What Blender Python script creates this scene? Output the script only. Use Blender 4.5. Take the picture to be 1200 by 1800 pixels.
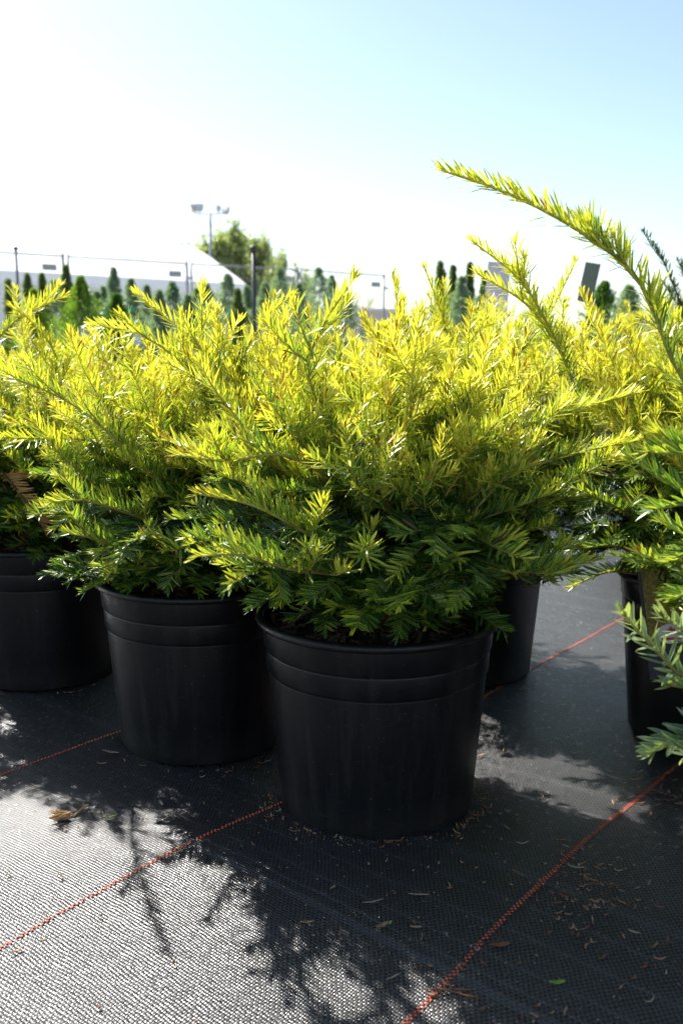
import bpy, bmesh, math, random
import numpy as np
from math import sin, cos, pi, radians, tan, atan, sqrt
from mathutils import Vector, Matrix, Quaternion

for _o in list(bpy.data.objects):
    bpy.data.objects.remove(_o)
SC = bpy.context.scene
COL = SC.collection

# ------------------------------------------------------------------ camera
CAM_H, PITCH, FPX = 0.489, radians(9.29), 1648.5      # metres, radians, pixels of the 1200x1800 photograph
cam_d = bpy.data.cameras.new('camera')
cam = bpy.data.objects.new('camera', cam_d)
COL.objects.link(cam)
cam.location = (0, 0, CAM_H)
cam.rotation_euler = (radians(90) - PITCH, 0, 0)
cam_d.sensor_fit = 'VERTICAL'
cam_d.sensor_height = 36.0
cam_d.sensor_width = 24.0
cam_d.lens = FPX * 36.0 / 1800.0
cam_d.clip_start, cam_d.clip_end = 0.02, 3000
cam_d.dof.use_dof = True
cam_d.dof.focus_distance = 0.98
cam_d.dof.aperture_fstop = 8.5
SC.camera = cam

# ------------------------------------------------------------------ sky, sun, exposure
SUN_AZ, SUN_EL = radians(39.5), radians(42.5)              # azimuth to the left of the view, elevation
sun_vec = Vector((-sin(SUN_AZ) * cos(SUN_EL), cos(SUN_AZ) * cos(SUN_EL), sin(SUN_EL)))
world = bpy.data.worlds.new('World')
SC.world = world
world.use_nodes = True
wn = world.node_tree
sky = wn.nodes.new('ShaderNodeTexSky')
sky.sky_type = 'NISHITA'
sky.sun_disc = False
sky.sun_elevation = SUN_EL
sky.sun_rotation = -SUN_AZ
sky.altitude = 200
sky.air_density = 1.0
sky.dust_density = 0.8
sky.ozone_density = 0.15
bg = wn.nodes['Background']
bg.inputs[1].default_value = 0.074
wn.links.new(sky.outputs[0], bg.inputs[0])
sun_l = bpy.data.lights.new('sun', 'SUN')
sun_l.energy = 5.0
sun_l.angle = radians(0.53)
sun_l.color = (1.0, 0.965, 0.91)
sun = bpy.data.objects.new('sun', sun_l)
COL.objects.link(sun)
sun.rotation_euler = sun_vec.to_track_quat('Z', 'Y').to_euler()
sun.location = (-3, 3, 5)
SC.view_settings.view_transform = 'Standard'
SC.view_settings.look = 'None'
SC.view_settings.gamma = 1.0
SC.view_settings.use_curve_mapping = False
SC.view_settings.exposure = 1.5
SC.render.engine = 'CYCLES'
SC.cycles.use_denoising = True
SC.cycles.max_bounces = 4
SC.cycles.diffuse_bounces = 2
SC.cycles.glossy_bounces = 2
SC.cycles.transmission_bounces = 3
SC.cycles.use_adaptive_sampling = True
SC.cycles.adaptive_threshold = 0.025
SC.cycles.transparent_max_bounces = 6
SC.cycles.sample_clamp_indirect = 6.0


# ------------------------------------------------------------------ helpers
def at(px, py, Y):
    """world point seen at photo pixel (px, py) at world depth y = Y"""
    a = (px - 600) / FPX
    b = (900 - py) / FPX
    dy = cos(PITCH) + b * sin(PITCH)
    dz = -sin(PITCH) + b * cos(PITCH)
    t = Y / dy
    return Vector((a * t, Y, CAM_H + dz * t))


def gp(px, py):
    """ground point seen at photo pixel"""
    a = (px - 600) / FPX
    b = (900 - py) / FPX
    dy = cos(PITCH) + b * sin(PITCH)
    dz = -sin(PITCH) + b * cos(PITCH)
    t = -CAM_H / dz
    return Vector((a * t, dy * t, 0))


def nv(v):
    v = Vector(v)
    return v.normalized() if v.length > 1e-9 else Vector((0, 0, 1))


class MB:
    """collects vertices and faces, builds one mesh"""
    def __init__(self):
        self.v = []; self.f = []; self.m = []; self.att = {}

    def add(self, vs, fs, mi=0):
        o = len(self.v)
        self.v.extend([tuple(p) for p in vs])
        self.f.extend([tuple(i + o for i in q) for q in fs])
        self.m.extend([mi] * len(fs))
        return o

    def box(self, c, s, rot=None, mi=0):
        hx, hy, hz = s[0] / 2, s[1] / 2, s[2] / 2
        vs = [Vector((x, y, z)) for z in (-hz, hz) for (x, y) in ((-hx, -hy), (hx, -hy), (hx, hy), (-hx, hy))]
        if rot is not None:
            vs = [rot @ p for p in vs]
        c = Vector(c)
        self.add([p + c for p in vs], [(3, 2, 1, 0), (4, 5, 6, 7), (0, 1, 5, 4), (1, 2, 6, 5), (2, 3, 7, 6), (3, 0, 4, 7)], mi)

    def tube(self, pts, rad, n=6, mi=0, cap=True):
        pts = [Vector(p) for p in pts]
        if not hasattr(rad, '__len__'):
            rad = [rad] * len(pts)
        vs = []; fs = []
        ref = Vector((0.31, 0.17, 0.93)).normalized()
        a_prev = None
        for i, p in enumerate(pts):
            t = nv(pts[min(i + 1, len(pts) - 1)] - pts[max(i - 1, 0)])
            if a_prev is None:
                a = t.cross(ref)
                if a.length < 0.2:
                    a = t.cross(Vector((1, 0, 0)))
            else:
                a = a_prev - t * a_prev.dot(t)
            a = nv(a); a_prev = a
            b = t.cross(a)
            for k in range(n):
                an = 2 * pi * k / n
                vs.append(p + (a * cos(an) + b * sin(an)) * rad[i])
        for i in range(len(pts) - 1):
            for k in range(n):
                k2 = (k + 1) % n
                fs.append((i * n + k, i * n + k2, (i + 1) * n + k2, (i + 1) * n + k))
        if cap:
            fs.append(tuple(range(n - 1, -1, -1)))
            fs.append(tuple((len(pts) - 1) * n + k for k in range(n)))
        self.add(vs, fs, mi)

    def lathe(self, prof, n=64, mi=0, skip=None):
        vs = []; fs = []
        for (r, z) in prof:
            for k in range(n):
                a = 2 * pi * k / n
                vs.append((r * cos(a), r * sin(a), z))
        for i in range(len(prof) - 1):
            for k in range(n):
                if skip and skip(i, k):
                    continue
                k2 = (k + 1) % n
                fs.append((i * n + k, i * n + k2, (i + 1) * n + k2, (i + 1) * n + k))
        self.add(vs, fs, mi)

    def mesh(self, name, mats, smooth=False):
        me = bpy.data.meshes.new(name)
        me.from_pydata(self.v, [], self.f)
        for m in (mats if isinstance(mats, (list, tuple)) else [mats]):
            me.materials.append(m)
        if any(self.m):
            me.polygons.foreach_set('material_index', self.m)
        if smooth:
            me.polygons.foreach_set('use_smooth', [True] * len(me.polygons))
        me.update()
        return me

    def build(self, name, mats, parent=None, smooth=False):
        return link(name, self.mesh(name, mats, smooth), parent)


def link(name, data, parent=None):
    o = bpy.data.objects.new(name, data)
    COL.objects.link(o)
    o.parent = parent
    return o


def empty(name, loc=(0, 0, 0), rz=0.0):
    o = bpy.data.objects.new(name, None)
    o.empty_display_size = 0.05
    COL.objects.link(o)
    o.location = loc
    o.rotation_euler = (0, 0, rz)
    return o


def tag(o, label, cat, group=None):
    o['label'] = label
    o['category'] = cat
    if group:
        o['group'] = group
    return o


# ------------------------------------------------------------------ materials
def new_mat(name):
    m = bpy.data.materials.new(name)
    m.use_nodes = True
    nt = m.node_tree
    return m, nt, nt.nodes['Principled BSDF']


class NT:
    """tiny node-graph helper"""
    def __init__(self, nt):
        self.nt = nt

    def n(self, t, **kw):
        x = self.nt.nodes.new(t)
        for k, v in kw.items():
            setattr(x, k, v)
        return x

    def val(self, sock, v):
        if hasattr(v, 'is_linked') or isinstance(v, bpy.types.NodeSocket):
            self.nt.links.new(v, sock)
        else:
            sock.default_value = v

    def math(self, op, a, b=0.0, c=0.0, clamp=False):
        x = self.n('ShaderNodeMath', operation=op, use_clamp=clamp)
        self.val(x.inputs[0], a); self.val(x.inputs[1], b); self.val(x.inputs[2], c)
        return x.outputs[0]

    def mix(self, f, a, b, blend='MIX'):
        x = self.n('ShaderNodeMix', data_type='RGBA', blend_type=blend)
        self.val(x.inputs[0], f)
        for s, v in ((x.inputs[6], a), (x.inputs[7], b)):
            if isinstance(v, (tuple, list)):
                s.default_value = (*v[:3], 1)
            else:
                self.nt.links.new(v, s)
        return x.outputs[2]

    def ramp(self, f, stops, interp='LINEAR'):
        x = self.n('ShaderNodeValToRGB')
        x.color_ramp.interpolation = interp
        el = x.color_ramp.elements
        while len(el) < len(stops):
            el.new(0.5)
        for e, (p, c) in zip(el, stops):
            e.position = p
            e.color = (*c[:3], 1) if isinstance(c, (tuple, list)) else (c, c, c, 1)
        self.val(x.inputs[0], f)
        return x.outputs[0]

    def noise(self, vec, scale, detail=3, rough=0.5):
        x = self.n('ShaderNodeTexNoise')
        x.inputs['Scale'].default_value = scale
        x.inputs['Detail'].default_value = detail
        x.inputs['Roughness'].default_value = rough
        if vec is not None:
            self.nt.links.new(vec, x.inputs['Vector'])
        return x.outputs[0]

    def attr(self, name, typ='GEOMETRY'):
        x = self.n('ShaderNodeAttribute', attribute_name=name, attribute_type=typ)
        return x.outputs['Fac']

    def bump(self, h, strength, dist):
        x = self.n('ShaderNodeBump')
        x.inputs['Strength'].default_value = strength
        x.inputs['Distance'].default_value = dist
        self.nt.links.new(h, x.inputs['Height'])
        return x.outputs[0]


def simple_mat(name, col, rough=0.6, var=0.15, scale=30.0, metal=0.0, spec=0.5, bump=0.0, bdist=0.001):
    m, nt, bs = new_mat(name)
    g = NT(nt)
    tc = g.n('ShaderNodeTexCoord').outputs['Object']
    nz = g.noise(tc, scale, 4, 0.6)
    lo = tuple(c * (1 - var) for c in col)
    hi = tuple(min(1, c * (1 + var)) for c in col)
    nt.links.new(g.mix(nz, lo, hi), bs.inputs['Base Color'])
    bs.inputs['Roughness'].default_value = rough
    bs.inputs['Metallic'].default_value = metal
    bs.inputs['Specular IOR Level'].default_value = spec
    if bump:
        nt.links.new(g.bump(nz, bump, bdist), bs.inputs['Normal'])
    return m


def leaf_mat(name, stops, transl=0.31, rough=0.36, objgold=True, spec=0.42, margin=0.40, tcol=(1.18, 1.22, 0.5)):
    """flat needles and leaves: colour by age (tip of the shoot is youngest), light passes through"""
    m, nt, bs = new_mat(name)
    g = NT(nt)
    tip, rnd, nu, nvv, burn = (g.attr(k) for k in ('tip', 'rnd', 'nu', 'nv', 'burn'))
    age = g.math('MULTIPLY_ADD', tip, 0.62, -0.33)
    age = g.math('ADD', age, g.math('MULTIPLY_ADD', rnd, 0.46, -0.27))
    if objgold:
        age = g.math('ADD', age, g.attr('gold', 'OBJECT'))
    else:
        age = g.math('ADD', age, 0.5)
    age = g.math('ADD', age, g.math('MULTIPLY', g.math('POWER', nu, 2.0), margin), clamp=True)
    col = g.ramp(age, stops)
    # paler underside
    back = g.n('ShaderNodeNewGeometry').outputs['Backfacing']
    under = g.mix(0.30, col, (0.26, 0.34, 0.12))
    col = g.mix(g.math('MULTIPLY', back, 0.55), col, under)
    bfac = g.math('MULTIPLY', burn, g.math('SMOOTH_MIN', g.math('MULTIPLY', nvv, 2.2), 1.0, 0.2), clamp=True)
    col = g.mix(bfac, col, (0.20, 0.026, 0.010))
    nt.links.new(col, bs.inputs['Base Color'])
    bs.inputs['Roughness'].default_value = rough
    bs.inputs['Specular IOR Level'].default_value = spec
    tr = g.n('ShaderNodeBsdfTranslucent')
    nt.links.new(g.mix(1.0, col, tcol, 'MULTIPLY'), tr.inputs['Color'])
    mx = g.n('ShaderNodeMixShader')
    mx.inputs[0].default_value = transl
    nt.links.new(bs.outputs[0], mx.inputs[1])
    nt.links.new(tr.outputs[0], mx.inputs[2])
    nt.links.new(mx.outputs[0], nt.nodes['Material Output'].inputs['Surface'])
    return m


M = {}
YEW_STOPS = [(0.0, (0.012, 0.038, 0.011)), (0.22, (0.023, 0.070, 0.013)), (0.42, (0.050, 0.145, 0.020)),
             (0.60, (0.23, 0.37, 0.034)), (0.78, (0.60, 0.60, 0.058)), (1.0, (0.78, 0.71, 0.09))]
M['needle'] = leaf_mat('yew_needle', YEW_STOPS)
M['needle_green'] = leaf_mat('green_needle', [(0, (0.012, 0.04, 0.02)), (0.5, (0.03, 0.085, 0.035)), (1, (0.10, 0.19, 0.06))], transl=0.3)
M['needle_tan'] = simple_mat('dead_needle', (0.50, 0.27, 0.09), 0.7, 0.3, 200)


def stem_mat():
    m, nt, bs = new_mat('yew_stem')
    g = NT(nt)
    tc = g.n('ShaderNodeTexCoord').outputs['Object']
    gold = g.attr('gold', 'OBJECT')
    nz = g.noise(tc, 180, 3)
    old = g.mix(nz, (0.045, 0.030, 0.014), (0.10, 0.065, 0.028))
    young = g.mix(nz, (0.34, 0.33, 0.05), (0.50, 0.46, 0.08))
    f = g.math('ADD', gold, g.math('MULTIPLY_ADD', g.attr('tip'), 0.6, -0.25), clamp=True)
    nt.links.new(g.mix(f, old, young), bs.inputs['Base Color'])
    bs.inputs['Roughness'].default_value = 0.6
    nt.links.new(g.bump(nz, 0.4, 0.0006), bs.inputs['Normal'])
    return m


M['stem'] = stem_mat()
M['bark'] = simple_mat('shrub_bark', (0.10, 0.065, 0.04), 0.85, 0.5, 120, bump=0.8, bdist=0.002)


def plastic_mat():
    m, nt, bs = new_mat('black_pot_plastic')
    g = NT(nt)
    tc = g.n('ShaderNodeTexCoord').outputs['Object']
    mp = g.n('ShaderNodeMapping')
    mp.inputs['Scale'].default_value = (1, 1, 6)
    nt.links.new(tc, mp.inputs[0])
    broad = g.noise(tc, 9, 4, 0.6)
    scr = g.noise(mp.outputs[0], 60, 5, 0.7)
    dust = g.noise(tc, 420, 2, 0.5)
    speck = g.math('GREATER_THAN', dust, 0.735)
    c = g.mix(broad, (0.0035, 0.0035, 0.0042), (0.0075, 0.0075, 0.0082))
    sep = g.n('ShaderNodeSeparateXYZ')
    nt.links.new(tc, sep.inputs[0])
    low = g.math('SUBTRACT', 1.0, g.math('MULTIPLY', sep.outputs[2], 22.0), clamp=True)      # splashed dirt near the foot
    c = g.mix(g.math('MULTIPLY', g.math('MULTIPLY', low, scr), 0.25), c, (0.10, 0.085, 0.07))
    c = g.mix(g.math('MULTIPLY', speck, 0.35), c, (0.22, 0.20, 0.18))
    # scuffs, dried water marks
    mp2 = g.n('ShaderNodeMapping')
    mp2.inputs['Scale'].default_value = (7, 7, 70)
    mp2.inputs['Rotation'].default_value = (0.25, 0.1, 0)
    nt.links.new(tc, mp2.inputs[0])
    scuff = g.ramp(g.noise(mp2.outputs[0], 4, 6, 0.75), [(0.63, 0.0), (0.70, 1.0)])
    mp3 = g.n('ShaderNodeMapping')
    mp3.inputs['Scale'].default_value = (40, 40, 3)
    nt.links.new(tc, mp3.inputs[0])
    runs = g.ramp(g.noise(mp3.outputs[0], 1.3, 5, 0.65), [(0.50, 0.0), (0.72, 1.0)])
    c = g.mix(g.math('MULTIPLY', scuff, 0.12), c, (0.20, 0.19, 0.18))
    c = g.mix(g.math('MULTIPLY', g.math('MULTIPLY', runs, broad), 0.10), c, (0.14, 0.125, 0.11))
    nt.links.new(c, bs.inputs['Base Color'])
    nt.links.new(g.math('ADD', g.math('MULTIPLY_ADD', scr, 0.30, 0.20), g.math('MULTIPLY', runs, 0.18)), bs.inputs['Roughness'])
    nt.links.new(g.bump(broad, 0.25, 0.004), bs.inputs['Normal'])
    bs.inputs['Specular IOR Level'].default_value = 0.30
    return m


M['pot'] = plastic_mat()
M['soil'] = simple_mat('potting_soil', (0.035, 0.022, 0.014), 0.95, 0.6, 160, bump=1.0, bdist=0.004)
M['chip'] = simple_mat('bark_chip', (0.11, 0.055, 0.028), 0.9, 0.6, 90)

LINE_ANG = 0.8973                                       # direction of the woven marker lines on the ground
LINE_OFF, LINE_STEP = 0.3551, 0.3048
ldir = Vector((cos(LINE_ANG), sin(LINE_ANG), 0))
lnor = Vector((-sin(LINE_ANG), cos(LINE_ANG), 0))


def fabric_mat():
    m, nt, bs = new_mat('woven_ground_cover')
    g = NT(nt)
    tc = g.n('ShaderNodeTexCoord').outputs['Object']
    mp = g.n('ShaderNodeMapping')
    mp.inputs['Rotation'].default_value = (0, 0, -LINE_ANG)
    nt.links.new(tc, mp.inputs[0])
    wob = g.n('ShaderNodeTexNoise')
    wob.inputs['Scale'].default_value = 9
    wob.inputs['Detail'].default_value = 3
    nt.links.new(tc, wob.inputs['Vector'])
    off = g.n('ShaderNodeVectorMath', operation='SCALE')
    nt.links.new(wob.outputs['Color'], off.inputs[0])
    off.inputs['Scale'].default_value = 0.012
    add = g.n('ShaderNodeVectorMath', operation='ADD')
    nt.links.new(mp.outputs[0], add.inputs[0]); nt.links.new(off.outputs[0], add.inputs[1])
    wob2 = g.n('ShaderNodeTexNoise')
    wob2.inputs['Scale'].default_value = 70
    wob2.inputs['Detail'].default_value = 2
    nt.links.new(tc, wob2.inputs['Vector'])
    off2 = g.n('ShaderNodeVectorMath', operation='SCALE')
    nt.links.new(wob2.outputs['Color'], off2.inputs[0])
    off2.inputs['Scale'].default_value = 0.0032
    add2 = g.n('ShaderNodeVectorMath', operation='ADD')
    nt.links.new(add.outputs[0], add2.inputs[0]); nt.links.new(off2.outputs[0], add2.inputs[1])
    sep = g.n('ShaderNodeSeparateXYZ')
    nt.links.new(add2.outputs[0], sep.inputs[0])
    P = 0.0031
    u = g.math('DIVIDE', sep.outputs[0], P)
    v = g.math('DIVIDE', sep.outputs[1], P * 0.78)
    fu, fv = g.math('FLOOR', u), g.math('FLOOR', v)
    ru, rv = g.math('FRACT', u), g.math('FRACT', v)
    par = g.math('PINGPONG', g.math('ADD', fu, fv), 1.0)       # over / under
    pu = g.math('SINE', g.math('MULTIPLY', ru, pi))
    pv = g.math('SINE', g.math('MULTIPLY', rv, pi))
    # a tape lying on top bows along its length, and is flat across
    warp = g.math('MULTIPLY', pu, g.math('POWER', pv, 0.35))
    weft = g.math('MULTIPLY', pv, g.math('POWER', pu, 0.35))
    hgt = g.n('ShaderNodeMix', data_type='FLOAT')
    nt.links.new(par, hgt.inputs[0]); nt.links.new(warp, hgt.inputs[2]); nt.links.new(weft, hgt.inputs[3])
    cx = g.n('ShaderNodeCombineXYZ')
    nt.links.new(fu, cx.inputs[0]); nt.links.new(fv, cx.inputs[1])
    wn_ = g.n('ShaderNodeTexWhiteNoise', noise_dimensions='3D')
    nt.links.new(cx.outputs[0], wn_.inputs['Vector'])
    rs = g.n('ShaderNodeSeparateColor')
    nt.links.new(wn_.outputs['Color'], rs.inputs[0])
    t1 = g.math('MULTIPLY', g.math('SUBTRACT', rs.outputs[0], 0.5), ru)
    t2 = g.math('MULTIPLY', g.math('SUBTRACT', rs.outputs[1], 0.5), rv)
    tilt = g.math('MULTIPLY', g.math('ADD', t1, t2), 0.9)
    w1 = g.n('ShaderNodeTexWhiteNoise', noise_dimensions='1D')
    nt.links.new(fu, w1.inputs['W'])
    thr = g.math('GREATER_THAN', w1.outputs['Value'], 0.90)    # now and then a slack tape stands proud
    h = g.math('ADD', g.math('ADD', hgt.outputs[0], tilt), g.math('MULTIPLY', thr, 0.35))
    nt.links.new(g.bump(h, 0.85, 0.00055), bs.inputs['Normal'])
    big = g.noise(tc, 2.5, 5, 0.6)
    fine = g.noise(tc, 320, 3, 0.7)
    dust = g.math('MULTIPLY', g.math('SUBTRACT', big, 0.40, clamp=True), 0.3)
    c = g.mix(rs.outputs[2], (0.0085, 0.0084, 0.0088), (0.022, 0.0218, 0.0225))
    c = g.mix(g.math('MULTIPLY', par, 0.6), c, (0.041, 0.041, 0.042))  # painted glint: tapes of one direction lightened as if catching the sun
    c = g.mix(g.math('MULTIPLY', thr, 0.5), c, (0.075, 0.075, 0.08))
    c = g.mix(dust, c, (0.14, 0.13, 0.12))
    speck = g.math('GREATER_THAN', fine, 0.70)
    c = g.mix(g.math('MULTIPLY', speck, 0.18), c, (0.26, 0.24, 0.22))
    nt.links.new(c, bs.inputs['Base Color'])
    nt.links.new(g.math('MULTIPLY_ADD', rs.outputs[1], 0.16, 0.27), bs.inputs['Roughness'])
    nt.links.new(g.math('MULTIPLY_ADD', par, 1.0, 0.40), bs.inputs['Specular IOR Level'])
    return m


M['fabric'] = fabric_mat()
M['thread'] = simple_mat('orange_marker_thread', (0.52, 0.085, 0.03), 0.5, 0.35, 120)
M['gravel'] = simple_mat('pale_gravel', (0.34, 0.32, 0.29), 0.95, 0.25, 14, bump=0.6, bdist=0.02)
M['litter'] = simple_mat('dry_litter', (0.30, 0.17, 0.085), 0.8, 0.55, 60)
M['litter_pale'] = simple_mat('pale_litter', (0.30, 0.23, 0.16), 0.8, 0.4, 60)
M['litter_red'] = simple_mat('red_brown_litter', (0.20, 0.075, 0.035), 0.8, 0.4, 80)
M['litter_green'] = simple_mat('green_litter', (0.20, 0.30, 0.03), 0.6, 0.3, 80)
M['tent'] = simple_mat('white_tent_fabric', (0.88, 0.88, 0.88), 0.55, 0.03, 1.2, bump=0.25, bdist=0.15)
M['tent_wall'] = simple_mat('tent_wall_fabric', (0.80, 0.79, 0.77), 0.6, 0.04, 1.5)
M['galv'] = simple_mat('galvanised_steel', (0.22, 0.23, 0.245), 0.5, 0.12, 8, metal=0.2)
M['dark_metal'] = simple_mat('dark_metal', (0.02, 0.02, 0.022), 0.45, 0.2, 20)
M['white_paint'] = simple_mat('white_plastic_card', (0.62, 0.63, 0.66), 0.45, 0.04, 40)
M['blue_print'] = simple_mat('blue_print', (0.18, 0.36, 0.62), 0.4, 0.4, 60)
M['lilac_print'] = simple_mat('lilac_print', (0.60, 0.56, 0.70), 0.45, 0.12, 25)
M['grey_green'] = simple_mat('grey_green_board', (0.13, 0.16, 0.13), 0.6, 0.12, 25)
M['teal'] = simple_mat('teal_tape', (0.02, 0.42, 0.33), 0.4, 0.2, 50)
M['lamp_glass'] = simple_mat('floodlight_glass', (0.55, 0.55, 0.50), 0.2, 0.1, 5)
M['lamp_body'] = simple_mat('floodlight_housing', (0.28, 0.28, 0.27), 0.5, 0.1, 5)
M['needle_pale'] = leaf_mat('pale_needle', [(0, (0.06, 0.12, 0.06)), (0.3, (0.16, 0.25, 0.13)), (0.6, (0.34, 0.42, 0.20)), (1, (0.5, 0.52, 0.16))], transl=0.3)
M['trailer'] = simple_mat('tan_trailer_paint', (0.42, 0.38, 0.34), 0.5, 0.08, 2)
M['trailer_dark'] = simple_mat('trailer_dark_trim', (0.06, 0.06, 0.065), 0.5, 0.1, 4)
M['window'] = simple_mat('dark_window_glass', (0.03, 0.035, 0.04), 0.1, 0.1, 2)


# ------------------------------------------------------------------ ground
def ground():
    mb = MB()
    mb.add([(-900, -300, -0.012), (900, -300, -0.012), (900, 1500, -0.012), (-900, 1500, -0.012)], [(0, 1, 2, 3)])
    o = mb.build('ground', M['gravel'])
    o['kind'] = 'structure'
    # the fabric lies a little unevenly
    nx, ny = 150, 170
    x0, x1, y0, y1 = -2.8, 2.6, -0.7, 4.6
    X, Y = np.meshgrid(np.linspace(x0, x1, nx), np.linspace(y0, y1, ny))
    rs = np.random.RandomState(3)
    Z = np.zeros_like(X)
    for k in range(26):
        a = rs.uniform(0, 2 * pi); fq = rs.uniform(2, 16)
        Z += np.sin((X * cos(a) + Y * sin(a)) * fq + rs.uniform(0, 6)) * 0.0030 / sqrt(fq)
    V = np.stack([X, Y, Z], -1).reshape(-1, 3)
    idx = np.arange(nx * ny).reshape(ny, nx)
    F = np.stack([idx[:-1, :-1], idx[:-1, 1:], idx[1:, 1:], idx[1:, :-1]], -1).reshape(-1, 4)
    mb = MB(); mb.v = [tuple(p) for p in V]; mb.f = [tuple(q) for q in F.tolist()]; mb.m = [0] * len(mb.f)
    fo = mb.build('ground_fabric', M['fabric'], smooth=True)
    fo['kind'] = 'structure'

    def zat(x, y):
        i = min(max((x - x0) / (x1 - x0) * (nx - 1), 0), nx - 1.001)
        j = min(max((y - y0) / (y1 - y0) * (ny - 1), 0), ny - 1.001)
        i0, j0 = int(i), int(j); a, b = i - i0, j - j0
        return (Z[j0, i0] * (1 - a) + Z[j0, i0 + 1] * a) * (1 - b) + (Z[j0 + 1, i0] * (1 - a) + Z[j0 + 1, i0 + 1] * a) * b

    # marker lines: two orange tapes showing through the weave, stitch by stitch, as a checker
    rnd = random.Random(8)
    st = 0.0025
    for k in range(-1, 7):
        mb = MB()
        off = LINE_OFF + k * LINE_STEP
        s = -1.6
        i = 0
        while s < 4.4:
            s += st; i += 1
            for r in (0, 1):
                if (i + r) % 2:
                    continue
                c = ldir * s + lnor * (off + (r - 0.5) * st * 0.95 + .0016 * sin(s * 9 + k) + .0009 * sin(s * 31 + 2 * k))
                if not (x0 + 0.05 < c.x < x1 - 0.05 and -0.2 < c.y < y1 - 0.05):
                    continue
                if c.x < -0.75 * c.y - 0.4 or c.x > 0.75 * c.y + 0.4:
                    continue
                if rnd.random() < 0.05 + .35 * max(0, sin(s * 5.3 + k * 1.7) - .72):
                    continue
                z = zat(c.x, c.y) + 0.0007
                a = ldir * st * rnd.uniform(0.38, 0.50); b = lnor * st * rnd.uniform(0.36, 0.48)
                up = Vector((0, 0, 0.0006))
                base = Vector((c.x, c.y, z))
                mb.add([base - a - b, base + a - b, base + a + b, base - a + b,
                        base - a * .5 - b * .8 + up, base + a * .5 - b * .8 + up, base + a * .5 + b * .8 + up, base - a * .5 + b * .8 + up],
                       [(4, 5, 6, 7), (0, 1, 5, 4), (1, 2, 6, 5), (2, 3, 7, 6), (3, 0, 4, 7)])
        if mb.f:
            mb.build('marker_line', M['thread'], fo)
    return zat


ZAT = ground()


# ------------------------------------------------------------------ yew foliage
def needles_arrays(P, D, N, L, W, curve, fold=0.28):
    """vectorised needles: P base, D direction, N upper-side normal, L length, W half width"""
    vs = np.array([0.0, 0.10, 0.42, 0.78, 1.0])
    hw = np.array([0.30, 0.80, 1.0, 0.82, 0.06])
    us = np.array([-1.0, 0.0, 1.0])
    S = np.cross(D, N)
    n = len(P)
    out = np.zeros((n, 5, 3, 3))
    for i, v in enumerate(vs):
        c = P + D * (L * v)[:, None] + N * (curve * L * v * v)[:, None]
        for j, u in enumerate(us):
            out[:, i, j] = c + S * (u * W * hw[i])[:, None] + N * ((abs(u) - 0.5) * fold * W * hw[i])[:, None]
    V = out.reshape(-1, 3)
    q = []
    for i in range(4):
        for j in range(2):
            q.append((i * 3 + j, i * 3 + j + 1, (i + 1) * 3 + j + 1, (i + 1) * 3 + j))
    F = (np.array(q)[None] + (np.arange(n) * 15)[:, None, None]).reshape(-1, 4)
    nu = np.tile(np.abs(us)[None, :].repeat(5, 0).reshape(-1), n)
    nvv = np.tile(vs[:, None].repeat(3, 1).reshape(-1), n)
    return V, F, nu, nvv


def norm_rows(A):
    return A / np.maximum(np.linalg.norm(A, axis=1, keepdims=True), 1e-9)


def curve_pts(ctrl, n):
    """Catmull-Rom through control points"""
    c = [Vector(p) for p in ctrl]
    if len(c) == 2:
        return [c[0].lerp(c[1], i / (n - 1)) for i in range(n)]
    c = [c[0] * 2 - c[1]] + c + [c[-1] * 2 - c[-2]]
    segs = len(c) - 3
    out = []
    for i in range(n):
        t = i / (n - 1) * segs
        k = min(int(t), segs - 1); t -= k
        p0, p1, p2, p3 = c[k:k + 4]
        out.append(0.5 * ((2 * p1) + (p2 - p0) * t + (2 * p0 - 5 * p1 + 4 * p2 - p3) * t * t + (3 * p1 - p0 - 3 * p2 + p3) * t ** 3))
    return out


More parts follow.
